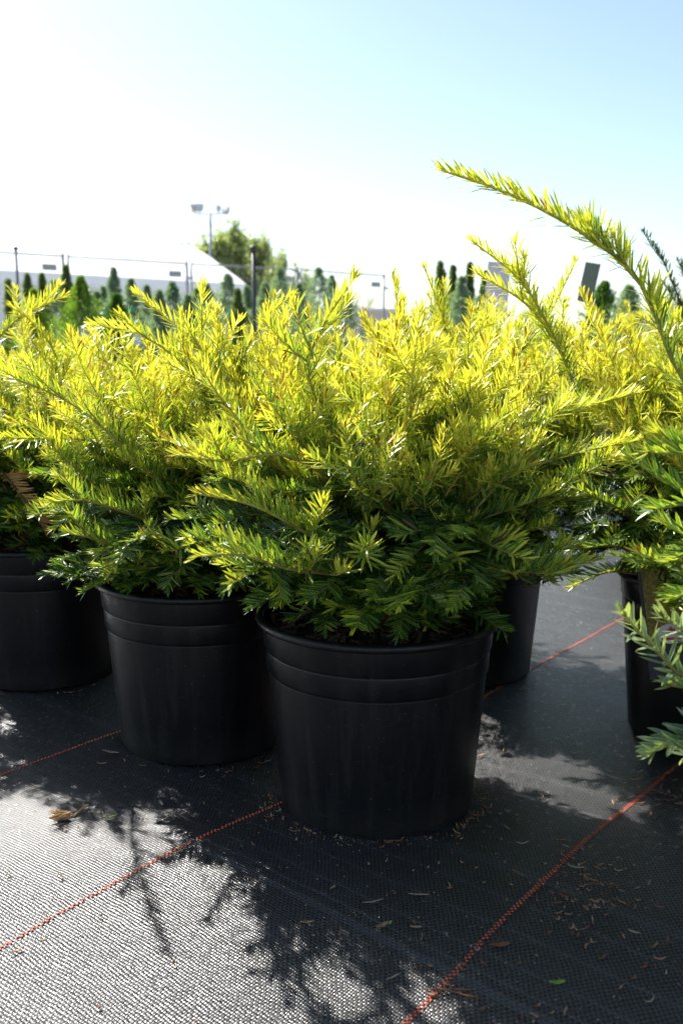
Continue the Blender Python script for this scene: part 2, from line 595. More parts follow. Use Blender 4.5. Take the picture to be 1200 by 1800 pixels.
def shoot_mesh(name, axes, seed, nmat='needle', smat='stem', nlen=0.0185, nwid=0.00116, step=0.0016,
               style='radial', lift=0.35, ang0=62, ang1=34, burn_p=0.0, bare=0.04, dens_tip=1.0):
    """axes: list of (control points, up vector, base radius, tip offset).  One mesh: stems + needles."""
    rs = np.random.RandomState(seed)
    SP, SF, ST = [], [], []
    AP, AD, AN, AL, AT, AB, AW, AC = [], [], [], [], [], [], [], []
    mbst = MB()
    stem_tip = []
    burned = rs.rand() < burn_p
    for (ctrl, up, r0, t0) in axes:
        n = 14
        pts = curve_pts(ctrl, n)
        seglen = [0.0]
        for i in range(1, n):
            seglen.append(seglen[-1] + (pts[i] - pts[i - 1]).length)
        Ltot = seglen[-1]
        k0 = len(mbst.v)
        mbst.tube(pts, [r0 * (1 - 0.62 * i / (n - 1)) for i in range(n)], 5)
        for i in range(n):
            stem_tip.extend([t0 + (1 - t0) * i / (n - 1)] * 5)
        PA = np.array([tuple(p) for p in pts])
        SL = np.array(seglen)
        cnt = max(8, int(Ltot * (1 - bare) / step))
        s = (bare + (1 - bare) * (np.arange(cnt) + rs.uniform(-.35, .35, cnt)) / cnt) * Ltot
        s = np.clip(s, 0, Ltot)
        # extra young needles crowd the bud end
        ne = int(9 * dens_tip)
        s = np.concatenate([s, np.full(ne, Ltot * 0.995)])
        cnt += ne
        pos = np.stack([np.interp(s, SL, PA[:, k]) for k in range(3)], 1)
        ds = Ltot * 0.03
        tan_ = norm_rows(np.stack([np.interp(np.minimum(s + ds, Ltot), SL, PA[:, k]) - np.interp(np.maximum(s - ds, 0), SL, PA[:, k]) for k in range(3)], 1))
        upv = np.array(up, float)[None].repeat(cnt, 0)
        side = norm_rows(np.cross(tan_, upv))
        upo = np.cross(side, tan_)
        q = s / Ltot
        phi = np.arange(cnt) * 2.39996 + rs.uniform(-.35, .35, cnt)
        if style == 'flat':
            sg = np.where(np.arange(cnt) % 2 == 0, 1.0, -1.0)
            phi = np.where(sg > 0, 0.0, pi) + sg * (lift + rs.normal(0, 0.20, cnt)) 
        elif style == 'vee':
            sg = np.where(np.arange(cnt) % 2 == 0, 1.0, -1.0)
            phi = np.where(sg > 0, 0.0, pi) + sg * (lift + 0.25 + rs.normal(0, 0.42, cnt))
        else:
            # all round, but pulled towards the light
            c, s_ = np.cos(phi), np.sin(phi)
            phi = np.arctan2(s_ * 0.9 + lift, c)
        last = np.arange(cnt) >= cnt - ne
        phi = np.where(last, rs.uniform(0, 2 * pi, cnt), phi)
        rad = side * np.cos(phi)[:, None] + upo * np.sin(phi)[:, None]
        ang = np.radians(ang0 + (ang1 - ang0) * q ** 1.6 + rs.normal(0, 7, cnt))
        ang = np.where(last, np.radians(rs.uniform(8, 38, cnt)), ang)
        d = norm_rows(tan_ * np.cos(ang)[:, None] + rad * np.sin(ang)[:, None])
        # upper face looks towards the tip / the light
        nn = tan_ * 0.8 + upo * (1.1 if style != 'radial' else 0.5) + rs.normal(0, .18, (cnt, 3))
        nn = nn - d * np.sum(nn * d, 1, keepdims=True)
        nn = norm_rows(nn)
        env = 0.62 + 0.38 * np.minimum(1, q / 0.12)
        env *= np.where(q > 0.78, 1 - 0.36 * (q - 0.78) / 0.22, 1.0)
        ln = nlen * env * rs.uniform(0.80, 1.13, cnt)
        ln = np.where(last, nlen * rs.uniform(0.35, 0.7, cnt), ln)
        AP.append(pos); AD.append(d); AN.append(nn); AL.append(ln)
        AT.append(t0 + (1 - t0) * q)
        b = np.zeros(cnt)
        if burned:
            b = np.where((q > 0.70) & (rs.rand(cnt) < 0.22), rs.uniform(.6, 1, cnt), 0)
        else:
            b = np.where(rs.rand(cnt) < 0.006, 0.8, 0)
        AB.append(b)
        AW.append(nwid * rs.uniform(.85, 1.12, cnt) * np.where(last, 0.8, 1))
        AC.append(rs.normal(0.07, 0.13, cnt))
    P = np.concatenate(AP); D = np.concatenate(AD); N = np.concatenate(AN); L = np.concatenate(AL)
    W = np.concatenate(AW); C = np.concatenate(AC); T = np.concatenate(AT); B = np.concatenate(AB)
    V, F, nu, nvv = needles_arrays(P, D, N, L, W, C)
    ns = len(mbst.v)
    me = bpy.data.meshes.new(name)
    allv = mbst.v + [tuple(p) for p in V.tolist()]
    allf = mbst.f + [tuple(q) for q in (F + ns).tolist()]
    me.from_pydata(allv, [], allf)
    me.materials.append(M[smat]); me.materials.append(M[nmat])
    mi = np.zeros(len(allf), dtype=np.int32); mi[len(mbst.f):] = 1
    me.polygons.foreach_set('material_index', mi)
    me.polygons.foreach_set('use_smooth', np.ones(len(allf), dtype=bool))
    k = 15
    R = rs.rand(len(P))
    for nm, a in (('tip', np.concatenate([stem_tip, np.repeat(T, k)])), ('rnd', np.concatenate([np.zeros(ns), np.repeat(R, k)])),
                  ('burn', np.concatenate([np.zeros(ns), np.repeat(B, k)])), ('nu', np.concatenate([np.zeros(ns), nu])),
                  ('nv', np.concatenate([np.zeros(ns), nvv]))):
        at_ = me.attributes.new(nm, 'FLOAT', 'POINT')
        at_.data.foreach_set('value', np.asarray(a, dtype=np.float32))
    me.update()
    return me


def spray_axes(rnd, L, nlat, bend=0.12, latlen=0.45, droop=0.0, flat=True):
    """a main axis along +Y with side twigs, upper side +Z"""
    up = (0, 0, 1)
    bx = rnd.uniform(-.10, .10) * L
    main = [(0, 0, 0), (bx * .6, L * .35, bend * L * .35 - droop * L * .1), (bx, L * .70, bend * L * .6 - droop * L * .35), (bx * rnd.uniform(.2, 1.6), L, bend * L - droop * L * .8)]
    ax = [(main, up, 0.0013, 0.0)]
    mp = curve_pts(main, 20)
    for i in range(nlat):
        t = rnd.uniform(.14, .66)
        s = 1 if (i % 2) else -1
        b = mp[int(t * 19)]
        ll = L * latlen * rnd.uniform(.6, 1.1) * (1.15 - .5 * t)
        a = radians(rnd.uniform(36, 56))
        dx, dy, dz = s * sin(a) * ll, cos(a) * ll, rnd.uniform(-.05, .22) * ll - droop * ll * .4
        ax.append(([b, b + Vector((dx * .5, dy * .45, dz * .4)), b + Vector((dx * .95, dy, dz))], up, 0.0009, 0.25))
    return ax


SHOOTS = {'gold': [], 'mid': [], 'green': []}
_r = random.Random(5)
for i in range(9):
    SHOOTS['gold'].append(shoot_mesh('golden_shoot', spray_axes(_r, _r.uniform(.085, .135), _r.choice([1, 2, 2, 3]), bend=_r.uniform(-.02, .15)), 100 + i,
                                     style='radial', lift=.32, nlen=_r.uniform(.0205, .0240), ang0=60, ang1=36, burn_p=0.32))
for i in range(9):
    SHOOTS['mid'].append(shoot_mesh('lime_shoot', spray_axes(_r, _r.uniform(.085, .13), _r.choice([1, 2, 3]), bend=_r.uniform(-.05, .12)), 200 + i,
                                    style='vee', lift=.30, nlen=_r.uniform(.0215, .0245), ang0=64, ang1=42, burn_p=0.2))
for i in range(8):
    SHOOTS['green'].append(shoot_mesh('green_shoot', spray_axes(_r, _r.uniform(.08, .125), _r.choice([2, 3, 3, 4]), bend=_r.uniform(-.12, .04), droop=.16), 300 + i,
                                      style='flat', lift=.10, nlen=_r.uniform(.0225, .0255), nwid=.00125, ang0=68, ang1=44))


def orient(pos, d, up, scale, roll=0.0):
    y = nv(d)
    x = y.cross(Vector(up))
    if x.length < 0.05:
        x = y.cross(Vector((1, 0.2, 0)))
    x = nv(x); z = x.cross(y)
    m = Matrix(((x.x, y.x, z.x, 0), (x.y, y.y, z.y, 0), (x.z, y.z, z.z, 0), (0, 0, 0, 1)))
    m = m @ Matrix.Rotation(roll, 4, 'Y')
    return Matrix.Translation(pos) @ m @ Matrix.Scale(scale, 4)


POT_R, POT_H = 0.1318, 0.2185
_pot_cache = {}


def pot_meshes(rt, h):
    key = (round(rt, 3), round(h, 3))
    if key in _pot_cache:
        return _pot_cache[key]
    k = rt / 0.1318; z = h / 0.2185
    prof = [(.0, .004), (.098, .004), (.1035, .0), (.1065, .004), (.1072, .016), (.1085, .030), (.1145, .098), (.1190, .1540), (.1190, .1552),
            (.1188, .1560), (.1206, .1580), (.1213, .1592), (.1222, .1796), (.1221, .1806), (.1217, .1812), (.1233, .1830), (.1240, .1842), (.1258, .2090), (.1258, .2100)]
    prof = [(a * k, b * z) for a, b in prof]
    mb = MB()
    mb.lathe(prof, 96, skip=lambda i, kk: i in (1, 2) and (kk % 24) in (3, 4, 5, 6, 7))
    # inner wall
    mb.lathe([(.1235 * k, .2080 * z), (.1215 * k, .19 * z), (.105 * k, .03 * z), (.0, .012 * z)], 96)
    body = mb.mesh('pot', M['pot'], True)
    mb = MB()
    lip = [(.1258, .2096), (.1296, .2090), (.1318, .2102), (.1327, .2124), (.1324, .2154), (.1306, .2176), (.1274, .2184), (.1248, .2172), (.1236, .2136), (.1236, .2075)]
    mb.lathe([(a * k, b * z) for a, b in lip], 96)
    rim = mb.mesh('rim', M['pot'], True)
    _pot_cache[key] = (body, rim)
    return _pot_cache[key]


def soil_mesh(r, z, seed):
    rnd = random.Random(seed)
    mb = MB()
    nr, na = 9, 40
    vs = [(0, 0, z + .008)]
    for i in range(1, nr + 1):
        for k in range(na):
            a = 2 * pi * k / na; rr = r * i / nr
            vs.append((rr * cos(a), rr * sin(a), z + .010 * (1 - (i / nr) ** 2) + rnd.uniform(-.003, .003)))
    fs = [(0, 1 + k, 1 + (k + 1) % na) for k in range(na)]
    for i in range(nr - 1):
        for k in range(na):
            k2 = (k + 1) % na
            fs.append((1 + i * na + k, 1 + (i + 1) * na + k, 1 + (i + 1) * na + k2, 1 + i * na + k2))
    mb.add(vs, fs)
    return mb


_chip_me = None


def chips(parent, r, z, n, seed):
    rnd = random.Random(seed)
    mb = MB()
    for i in range(n):
        a = rnd.uniform(0, 2 * pi); rr = r * sqrt(rnd.random()) * .97
        rot = Matrix.Rotation(rnd.uniform(0, 6.28), 3, 'Z') @ Matrix.Rotation(rnd.uniform(-.5, .5), 3, 'X') @ Matrix.Rotation(rnd.uniform(-.5, .5), 3, 'Y')
        L = rnd.uniform(.004, .018)
        mb.box((rr * cos(a), rr * sin(a), z + .009 + rnd.uniform(-.002, .005)), (L, L * rnd.uniform(.10, .35), rnd.uniform(.001, .003)), rot)
    o = mb.build('bark_mulch', M['chip'], parent)
    o['kind'] = 'stuff'


def yew(x, y, label, seed, n_br=40, per=7, n_low=30, low_r=.115, hang=False, skirt=.004, R=.235, top=.50, scale=1.0, rt=POT_R, h=POT_H, group='golden yews in black pots',
        green_below=.335, heroes=(), gold_shift=0.0, mul=True, skip_az=None, pool=None, lean=(0, 0), cat='potted shrub', name='potted_yew'):
    rnd = random.Random(seed)
    root = empty(name, (x, y, 0))
    tag(root, label, cat, group)
    body, rim = pot_meshes(rt, h)
    po = link('pot', body, root)
    rz = rnd.uniform(0, 6.28)
    po.rotation_euler.z = rz
    po.scale = (1 + rnd.uniform(-.012, .012), 1 + rnd.uniform(-.012, .012), 1)
    link('rim', rim, po)
    zs = h - .022
    so = soil_mesh(rt * .93, zs, seed).build('soil', M['soil'], root, smooth=True)
    if mul:
        chips(root, rt * .90, zs, 320, seed)
    # trunk: a few stems from one foot
    mb = MB()
    for i in range(4):
        a = rnd.uniform(0, 6.28); e = rnd.uniform(.02, .05)
        mb.tube([(0.006 * cos(a), .006 * sin(a), zs - .01), (e * .4 * cos(a), e * .4 * sin(a), zs + .05), (e * cos(a), e * sin(a), zs + .12)], [.009, .0065, .004], 7)
    mb.build('trunk', M['bark'], root, True)
    pool = pool or SHOOTS
    fol_h = top - zs

    def add_shoot(br, pos, d, up, kind, gold, sc):
        me = rnd.choice(pool[kind])
        o = bpy.data.objects.new('shoot', me)
        COL.objects.link(o)
        o.parent = br
        o.matrix_local = orient(pos, d, up, sc, rnd.uniform(-.35, .35))
        o['gold'] = gold
        return o

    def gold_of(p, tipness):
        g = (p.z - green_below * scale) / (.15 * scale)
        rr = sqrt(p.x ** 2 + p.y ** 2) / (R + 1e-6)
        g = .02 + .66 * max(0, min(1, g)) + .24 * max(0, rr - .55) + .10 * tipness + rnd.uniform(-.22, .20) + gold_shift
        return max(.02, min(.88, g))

    def branch(ctrl, per_, r0=.0034, first=.34, term=True, g_add=0.0):
        pts = curve_pts(ctrl, 24)
        gb = gold_of(pts[-1], 0)
        me_ = shoot_mesh('branch', [(ctrl, (0, 0, 1), r0, 0.0)], rnd.randrange(10 ** 6), style='radial' if gb > .5 else 'vee', lift=.25,
                         nlen=.022 * scale, step=.0020, bare=.42, ang0=62, ang1=46, dens_tip=0)
        br = link('branch', me_, root)
        br['gold'] = max(.02, min(.8, gb))
        sgn = rnd.choice([-1, 1])
        for j in range(per_):
            t = first + (.97 - first) * (j + rnd.uniform(.1, .9)) / per_
            k = min(22, int(t * 23))
            p = pts[k]; tg = nv(pts[k + 1] - pts[k])
            up = nv(Vector((0, 0, 1)) + Vector((p.x, p.y, 0)) * 1.5 + Vector((rnd.gauss(0, .3), rnd.gauss(0, .3), 0)))
            sd = nv(tg.cross(up))
            sgn = -sgn
            a = radians(rnd.uniform(32, 60))
            lift = rnd.uniform(-.05, .55)
            d = nv(tg * cos(a) + sd * sgn * sin(a) + up * lift * .5 + Vector((0, 0, .12)))
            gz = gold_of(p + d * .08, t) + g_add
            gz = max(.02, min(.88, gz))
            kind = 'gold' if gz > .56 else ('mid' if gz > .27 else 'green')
            if kind == 'green':
                d = nv(d + Vector((0, 0, -.28)))
            rad_ = sqrt((p.x + d.x * .12) ** 2 + (p.y + d.y * .12) ** 2)
            low_ = 0 if hang else .5 * max(0, rad_ - rt)        # the skirt rises as it spreads
            if p.z + d.z * .12 < h + (.0 if hang else skirt) + low_ and rad_ > rt * .84:
                d.z = (h + skirt + rnd.uniform(.0, .030) - (.006 if hang else 0) + low_ - p.z) / .12      # lies on the rim instead of hanging below it
                d = nv(d)
            add_shoot(br, p, d, up, kind, gz, scale * rnd.uniform(.72, 1.05) * (1.0 - .25 * max(0, t - .6)))
        if term:
            tg = nv(pts[-1] - pts[-3])
            p = pts[-1]
            rad_ = sqrt((p.x + tg.x * .12) ** 2 + (p.y + tg.y * .12) ** 2)
            low_ = 0 if hang else .5 * max(0, rad_ - rt)        # the skirt rises as it spreads
            if p.z + tg.z * .12 < h + (.0 if hang else skirt) + low_ and rad_ > rt * .84:
                tg.z = (h + skirt + rnd.uniform(.0, .030) - (.006 if hang else 0) + low_ - p.z) / .12
                tg = nv(tg)
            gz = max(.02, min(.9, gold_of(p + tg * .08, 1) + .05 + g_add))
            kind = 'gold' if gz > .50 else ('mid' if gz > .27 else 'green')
            add_shoot(br, p - tg * .01, tg, nv(Vector((0, 0, 1)) + Vector((p.x, p.y, 0))), kind, gz, scale * rnd.uniform(.85, 1.1))
        return br

    for i in range(n_br):
        az = i * 2.39996 + rnd.uniform(-.3, .3)
        e = ((i + .5) / n_br) ** .95 + rnd.uniform(-.05, .05)
        e = max(0, min(1, e))
        tipx = .085 * scale                                 # shoots reach beyond the branch end
        rr = (R - tipx * .75) * (cos(e * pi / 2) ** .50) * rnd.uniform(.82, 1.08) + .012
        zz = zs + .055 + (fol_h - .120 * scale) * sin(e * pi / 2) ** .8 * rnd.uniform(.86, 1.05)
        if skip_az and skip_az(az, e):
            continue
        ex, ey = cos(az) * rr + lean[0] * e, sin(az) * rr + lean[1] * e
        rise = (zz - zs)
        if e < .22:
            mid = Vector((ex * .55, ey * .55, zs + rise * .95 + .035))
        else:
            mid = Vector((ex * .42, ey * .42, zs + rise * .50))
        st = Vector((.012 * cos(az), .012 * sin(az), zs))
        branch([st, mid, Vector((ex, ey, zz))], per + (1 if e < .6 else 0))
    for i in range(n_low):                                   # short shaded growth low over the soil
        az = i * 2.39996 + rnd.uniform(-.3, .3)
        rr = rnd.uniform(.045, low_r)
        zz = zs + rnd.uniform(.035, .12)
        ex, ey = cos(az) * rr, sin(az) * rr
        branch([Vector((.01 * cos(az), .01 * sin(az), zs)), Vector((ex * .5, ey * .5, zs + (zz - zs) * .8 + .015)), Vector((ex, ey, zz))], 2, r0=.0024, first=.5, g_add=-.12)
    for hd in heroes:
        # (list of world points from inside to tip, gold, needle style, side twigs)
        pts = [Vector(p) - Vector((x, y, 0)) for p in hd['pts']]
        g_ = hd.get('gold', .72)
        up = hd.get('up', (0, 0, 1))
        axes = [(pts, up, hd.get('r', .0022), 0.0)]
        cp = curve_pts(pts, 40)
        rh = random.Random(hd.get('seed', 1) * 31 + seed)
        for j in range(hd.get('lat', 3)):
            t = rh.uniform(hd.get('lat0', .05), .72)
            k = int(t * 39)
            tg = nv(cp[min(39, k + 2)] - cp[max(0, k - 2)])
            sd = nv(tg.cross(Vector(up))) * (1 if j % 2 else -1)
            ll = rh.uniform(.04, .075) * (1.1 - .5 * t) * hd.get('latk', 1)
            a = radians(rh.uniform(35, 60))
            d = nv(tg * cos(a) + sd * sin(a) + Vector((0, 0, rh.uniform(0, .5))))
            b = cp[k]
            axes.append(([b, b + d * ll * .5, b + d * ll + Vector((0, 0, ll * .1))], up, .0012, .3))
        me = shoot_mesh('long_shoot', axes, seed * 17 + hd.get('seed', 1), style=hd.get('style', 'radial'), lift=hd.get('lift', .45),
                        nlen=hd.get('nlen', .0225), nwid=hd.get('nwid', .0011), ang0=hd.get('ang0', 52), ang1=hd.get('ang1', 34), bare=.0, burn_p=hd.get('burn', .0), step=hd.get('step', .0016),
                        nmat=hd.get('nmat', 'needle'))
        o = link('branch', me, root)
        o['gold'] = g_
    return root


def W(px, py, Y):
    return at(px, py, Y)


H1 = [dict(pts=[W(610, 830, .93), W(575, 740, .90), W(540, 650, .88), W(575, 560, .86), W(622, 490, .85)], gold=.60, seed=1, lat=7, style='radial'),
      dict(pts=[W(600, 1010, .86), W(510, 1000, .80), W(420, 975, .77), W(348, 978, .75)], gold=.44, seed=2, lat=4, style='vee'),
      dict(pts=[W(690, 900, .92), W(820, 800, .90), W(960, 735, .90), W(1120, 690, .92)], gold=.58, seed=3, lat=6, style='vee', burn=0),
      dict(pts=[W(700, 950, .94), W(860, 850, .93), W(1000, 800, .95), W(1118, 775, .97)], gold=.52, seed=4, lat=5, style='vee'),
      dict(pts=[W(600, 900, .95), W(470, 800, .92), W(380, 690, .92), W(300, 640, .93)], gold=.62, seed=5, lat=6),
      dict(pts=[W(640, 820, 1.0), W(700, 700, .98), W(690, 640, .97), W(640, 560, .96)], gold=.68, seed=6, lat=5, burn=1),
      dict(pts=[W(600, 850, .9), W(500, 800, .86), W(400, 810, .83), W(310, 800, .82)], gold=.56, seed=7, lat=5, style='vee', burn=1),
      dict(pts=[W(640, 1000, .90), W(560, 950, .84), W(450, 890, .80), W(350, 868, .79)], gold=.48, seed=8, lat=4, style='vee'),
      dict(pts=[W(650, 1000, .9), W(640, 980, .82), W(645, 960, .77)], gold=.34, seed=9, lat=0, style='radial', ang0=70, ang1=50),
      dict(pts=[W(540, 1040, .9), W(540, 990, .82), W(540, 960, .77)], gold=.32, seed=10, lat=0, style='radial', ang0=70, ang1=50)]
H2 = [dict(pts=[W(520, 800, 1.12), W(440, 720, 1.09), W(340, 600, 1.07), W(242, 518, 1.06)], gold=.66, seed=1, lat=7),
      dict(pts=[W(400, 760, 1.1), W(330, 650, 1.08), W(250, 590, 1.06), W(160, 570, 1.06)], gold=.66, seed=2, lat=5),
      dict(pts=[W(430, 800, 1.1), W(420, 650, 1.12), W(470, 560, 1.12), W(510, 520, 1.12)], gold=.66, seed=3, lat=5),
      dict(pts=[W(330, 900, 1.07), W(250, 820, 1.02), W(180, 750, 1.0), W(110, 700, 1.0), W(20, 665, 1.0), W(-70, 650, .99)], gold=.6, seed=4, lat=6),
      dict(pts=[W(300, 930, 1.05), W(220, 900, 1.0), W(150, 880, .97), W(90, 882, .96)], gold=.45, seed=5, lat=4, style='vee'),
      dict(pts=[W(300, 980, 1.05), W(220, 965, 1.0), W(160, 945, .97), W(122, 938, .96)], gold=.36, seed=6, lat=3, style='vee'),
      dict(pts=[W(330, 640, 1.15), W(350, 590, 1.14), W(372, 540, 1.14)], gold=.7, seed=7, lat=2)]
H3 = [dict(pts=[W(60, 760, 1.36), W(100, 640, 1.33), W(60, 570, 1.31), W(22, 540, 1.30)], gold=.66, seed=1, lat=4),
      dict(pts=[W(-40, 640, 1.38), W(10, 580, 1.36), W(60, 545, 1.34), W(112, 522, 1.34)], gold=.68, seed=2, lat=3),
      dict(pts=[W(60, 800, 1.30), W(85, 720, 1.27), W(92, 640, 1.26)], gold=.6, seed=3, lat=3),
      dict(pts=[W(5, 830, 1.28), W(45, 880, 1.25), W(80, 930, 1.24)], gold=.0, seed=4, lat=1, nmat='needle_tan', style='flat', ang0=58)]
H2 += [dict(pts=[(-.26, 1.22, .35), (-.29, 1.15, .385), (-.305, 1.06, .40)], gold=.55, seed=8, lat=3, latk=.7),
       dict(pts=[(-.30, 1.26, .35), (-.345, 1.19, .385), (-.385, 1.07, .40)], gold=.55, seed=9, lat=3, latk=.7)]
H3 += [dict(pts=[(-.47, 1.40, .36), (-.495, 1.27, .40), (-.46, 1.14, .405), (-.415, 1.03, .40)], gold=.55, seed=5, lat=4, latk=.7)]
H4 = [dict(pts=[W(800, 760, 1.40), W(800, 640, 1.38), W(775, 550, 1.37), W(745, 470, 1.36)], gold=.66, seed=1, lat=6),
      dict(pts=[W(740, 720, 1.42), W(720, 620, 1.40), W(700, 540, 1.40), W(690, 482, 1.40)], gold=.68, seed=2, lat=5),
      dict(pts=[W(880, 720, 1.35), W(900, 640, 1.33), W(960, 560, 1.31), W(1010, 462, 1.30)], gold=.60, seed=3, lat=5),
      dict(pts=[W(820, 800, 1.35), W(930, 700, 1.32), W(1010, 640, 1.31), W(1090, 560, 1.31)], gold=.62, seed=4, lat=6),
      dict(pts=[W(850, 900, 1.32), W(930, 880, 1.28), W(990, 850, 1.25)], gold=.42, seed=5, lat=4, style='vee'),
      dict(pts=[W(850, 960, 1.30), W(920, 965, 1.27), W(985, 962, 1.25)], gold=.24, seed=6, lat=0, style='flat')]
H5 = [dict(pts=[W(1040, 760, 1.16), W(985, 620, 1.14), W(920, 500, 1.12), W(830, 424, 1.10)], gold=.66, seed=1, lat=6, lat0=.3, latk=.8),
      dict(pts=[W(1000, 640, 1.18), W(930, 540, 1.16), W(840, 482, 1.14)], gold=.68, seed=2, lat=3),
      dict(pts=[W(1150, 800, 1.12), W(1080, 730, 1.10), W(1000, 700, 1.08)], gold=.6, seed=3, lat=4),
      dict(pts=[W(1150, 930, 1.10), W(1080, 890, 1.06), W(1010, 860, 1.04)], gold=.32, seed=4, lat=4, style='flat'),
      dict(pts=[W(1150, 990, 1.10), W(1080, 960, 1.06), W(1015, 965, 1.04)], gold=.22, seed=5, lat=3, style='flat'),
      dict(pts=[W(1130, 1010, 1.08), W(1070, 1005, 1.04), W(1010, 1028, 1.02)], gold=.36, seed=6, lat=1, style='flat')]
H6 = [dict(pts=[W(1330, 840, .80), W(1195, 660, .80), W(1120, 490, .81), W(1000, 395, .82), W(880, 335, .83), W(778, 300, .84)], gold=.58, seed=1, lat=5, lat0=.30, latk=.6, nlen=.0255,
           style='radial', lift=.55, ang0=54, ang1=34, r=.0026, step=.0012, burn=0),
      dict(pts=[W(1300, 820, .74), W(1230, 800, .72), W(1140, 795, .71)], gold=.34, seed=2, lat=2, style='flat', nlen=.025, nwid=.0016),
      dict(pts=[W(1300, 910, .74), W(1230, 885, .72), W(1150, 895, .71)], gold=.26, seed=3, lat=2, style='flat', nlen=.025, nwid=.0016),
      dict(pts=[W(1290, 1190, .72), W(1210, 1195, .70), W(1150, 1140, .69), W(1098, 1083, .68)], gold=.36, seed=4, lat=0, style='radial', lift=.2, nlen=.023, nwid=.0019, step=.0023, nmat='needle_pale', ang0=58, ang1=40),
      dict(pts=[W(1290, 1170, .74), W(1230, 1130, .72), W(1165, 1085, .71)], gold=.30, seed=5, lat=0, style='radial', lift=.2, nlen=.024, nwid=.0019, step=.0023, nmat='needle_pale', ang0=58, ang1=40),
      dict(pts=[W(1290, 1270, .70), W(1220, 1290, .68), W(1150, 1320, .67)], gold=.26, seed=6, lat=1, style='flat', nlen=.026, nwid=.0019, step=.0020, nmat='needle_pale'),
      dict(pts=[W(1300, 980, .76), W(1240, 960, .74), W(1185, 985, .73)], gold=.20, seed=7, lat=2, style='flat', nlen=.025, nwid=.0016),
      dict(pts=[W(1300, 1240, .72), W(1235, 1215, .70), W(1180, 1205, .69)], gold=.26, seed=10, lat=0, style='flat', nlen=.025, nwid=.0019, step=.0021, nmat='needle_pale'),
      dict(pts=[W(1300, 1060, .74), W(1240, 1040, .72), W(1185, 1050, .71)], gold=.18, seed=11, lat=1, style='flat', nlen=.025, nwid=.0016),
      dict(pts=[W(1300, 640, .9), W(1220, 620, .9), W(1130, 560, .91)], gold=.62, seed=8, lat=3),
      dict(pts=[W(1330, 760, .86), W(1240, 720, .86), W(1150, 640, .88)], gold=.58, seed=9, lat=4)]

yew(.0396, .996, 'golden yew shrub in the frontmost black pot, its whole pot in view', 11, n_br=54, per=5, R=.212, top=.495, heroes=H1, low_r=.10)
yew(-.1808, 1.1775, 'golden yew in the black pot just left of and behind the frontmost one', 12, n_br=52, per=5, R=.205, top=.495, heroes=H2, skirt=-.008, n_low=38, low_r=.13)
yew(-.4646, 1.436, 'golden yew in the black pot cut by the left edge, with a dead tan sprig', 13, n_br=46, per=5, R=.24, top=.505, heroes=H3, skirt=-.006, n_low=34, low_r=.125)
yew(.1944, 1.4532, 'golden yew whose black pot stands right behind the frontmost pot', 14, n_br=50, per=5, R=.25, top=.535, heroes=H4)
yew(.4915, 1.1906, 'golden yew in the right-hand black pot that carries the picture card', 15, n_br=56, per=5, R=.25, top=.54, heroes=H5, n_low=34, low_r=.16, hang=True)
yew(.525, .845, 'nearest yew at the right edge with one long arching shoot against the sky', 16, n_br=40, per=5, R=.25, top=.50, heroes=H6, low_r=.12)
# the rows behind
BACK = [(-.08, 1.75, 'golden yew in the second row behind the gap between the two front pots', .24, .49),
        (-.35, 2.00, 'golden yew in the second row behind the second pot from the left', .25, .49),
        (-.63, 2.26, 'golden yew in the second row behind the leftmost pot', .25, .49),
        (-.74, 1.68, 'golden yew beyond the left edge of the front row', .24, .49),
        (.43, 3.05, 'yellow green yew standing alone across the aisle below the dark conifers', .30, .66),
        (.13, 2.95, 'smaller yellow yew across the aisle left of the taller one', .24, .56),
        (.87, 2.5, 'yellow yew across the aisle behind the picture card pot', .31, .66)]
for i, (x, y, lb, R_, top_) in enumerate(BACK):
    yew(x, y, lb, 40 + i, n_br=20, per=4, n_low=0, R=R_, top=top_, mul=False, gold_shift=.03)

# ------------------------------------------------------------------ picture card on the right-hand pot
def card_mat():
    m, nt, bs = new_mat('card_plant_picture')
    g = NT(nt)
    tc = g.n('ShaderNodeTexCoord').outputs['Object']
    vo = g.n('ShaderNodeTexVoronoi')
    vo.inputs['Scale'].default_value = 260
    nt.links.new(tc, vo.inputs['Vector'])
    a = g.noise(tc, 55, 5, 0.7)
    c = g.ramp(g.math('MULTIPLY_ADD', vo.outputs['Distance'], 0.35, g.math('MULTIPLY', a, 0.8)), [(0.25, (0.03, 0.03, 0.006)), (0.5, (0.15, 0.11, 0.014)), (0.75, (0.32, 0.23, 0.035))])
    nt.links.new(c, bs.inputs['Base Color'])
    bs.inputs['Roughness'].default_value = 0.6
    return m


M['picture'] = card_mat()
M['navy'] = simple_mat('navy_card', (0.006, 0.007, 0.018), 0.5, 0.1, 30)
M['red_print'] = simple_mat('red_print', (0.55, 0.015, 0.02), 0.4, 0.1, 30)


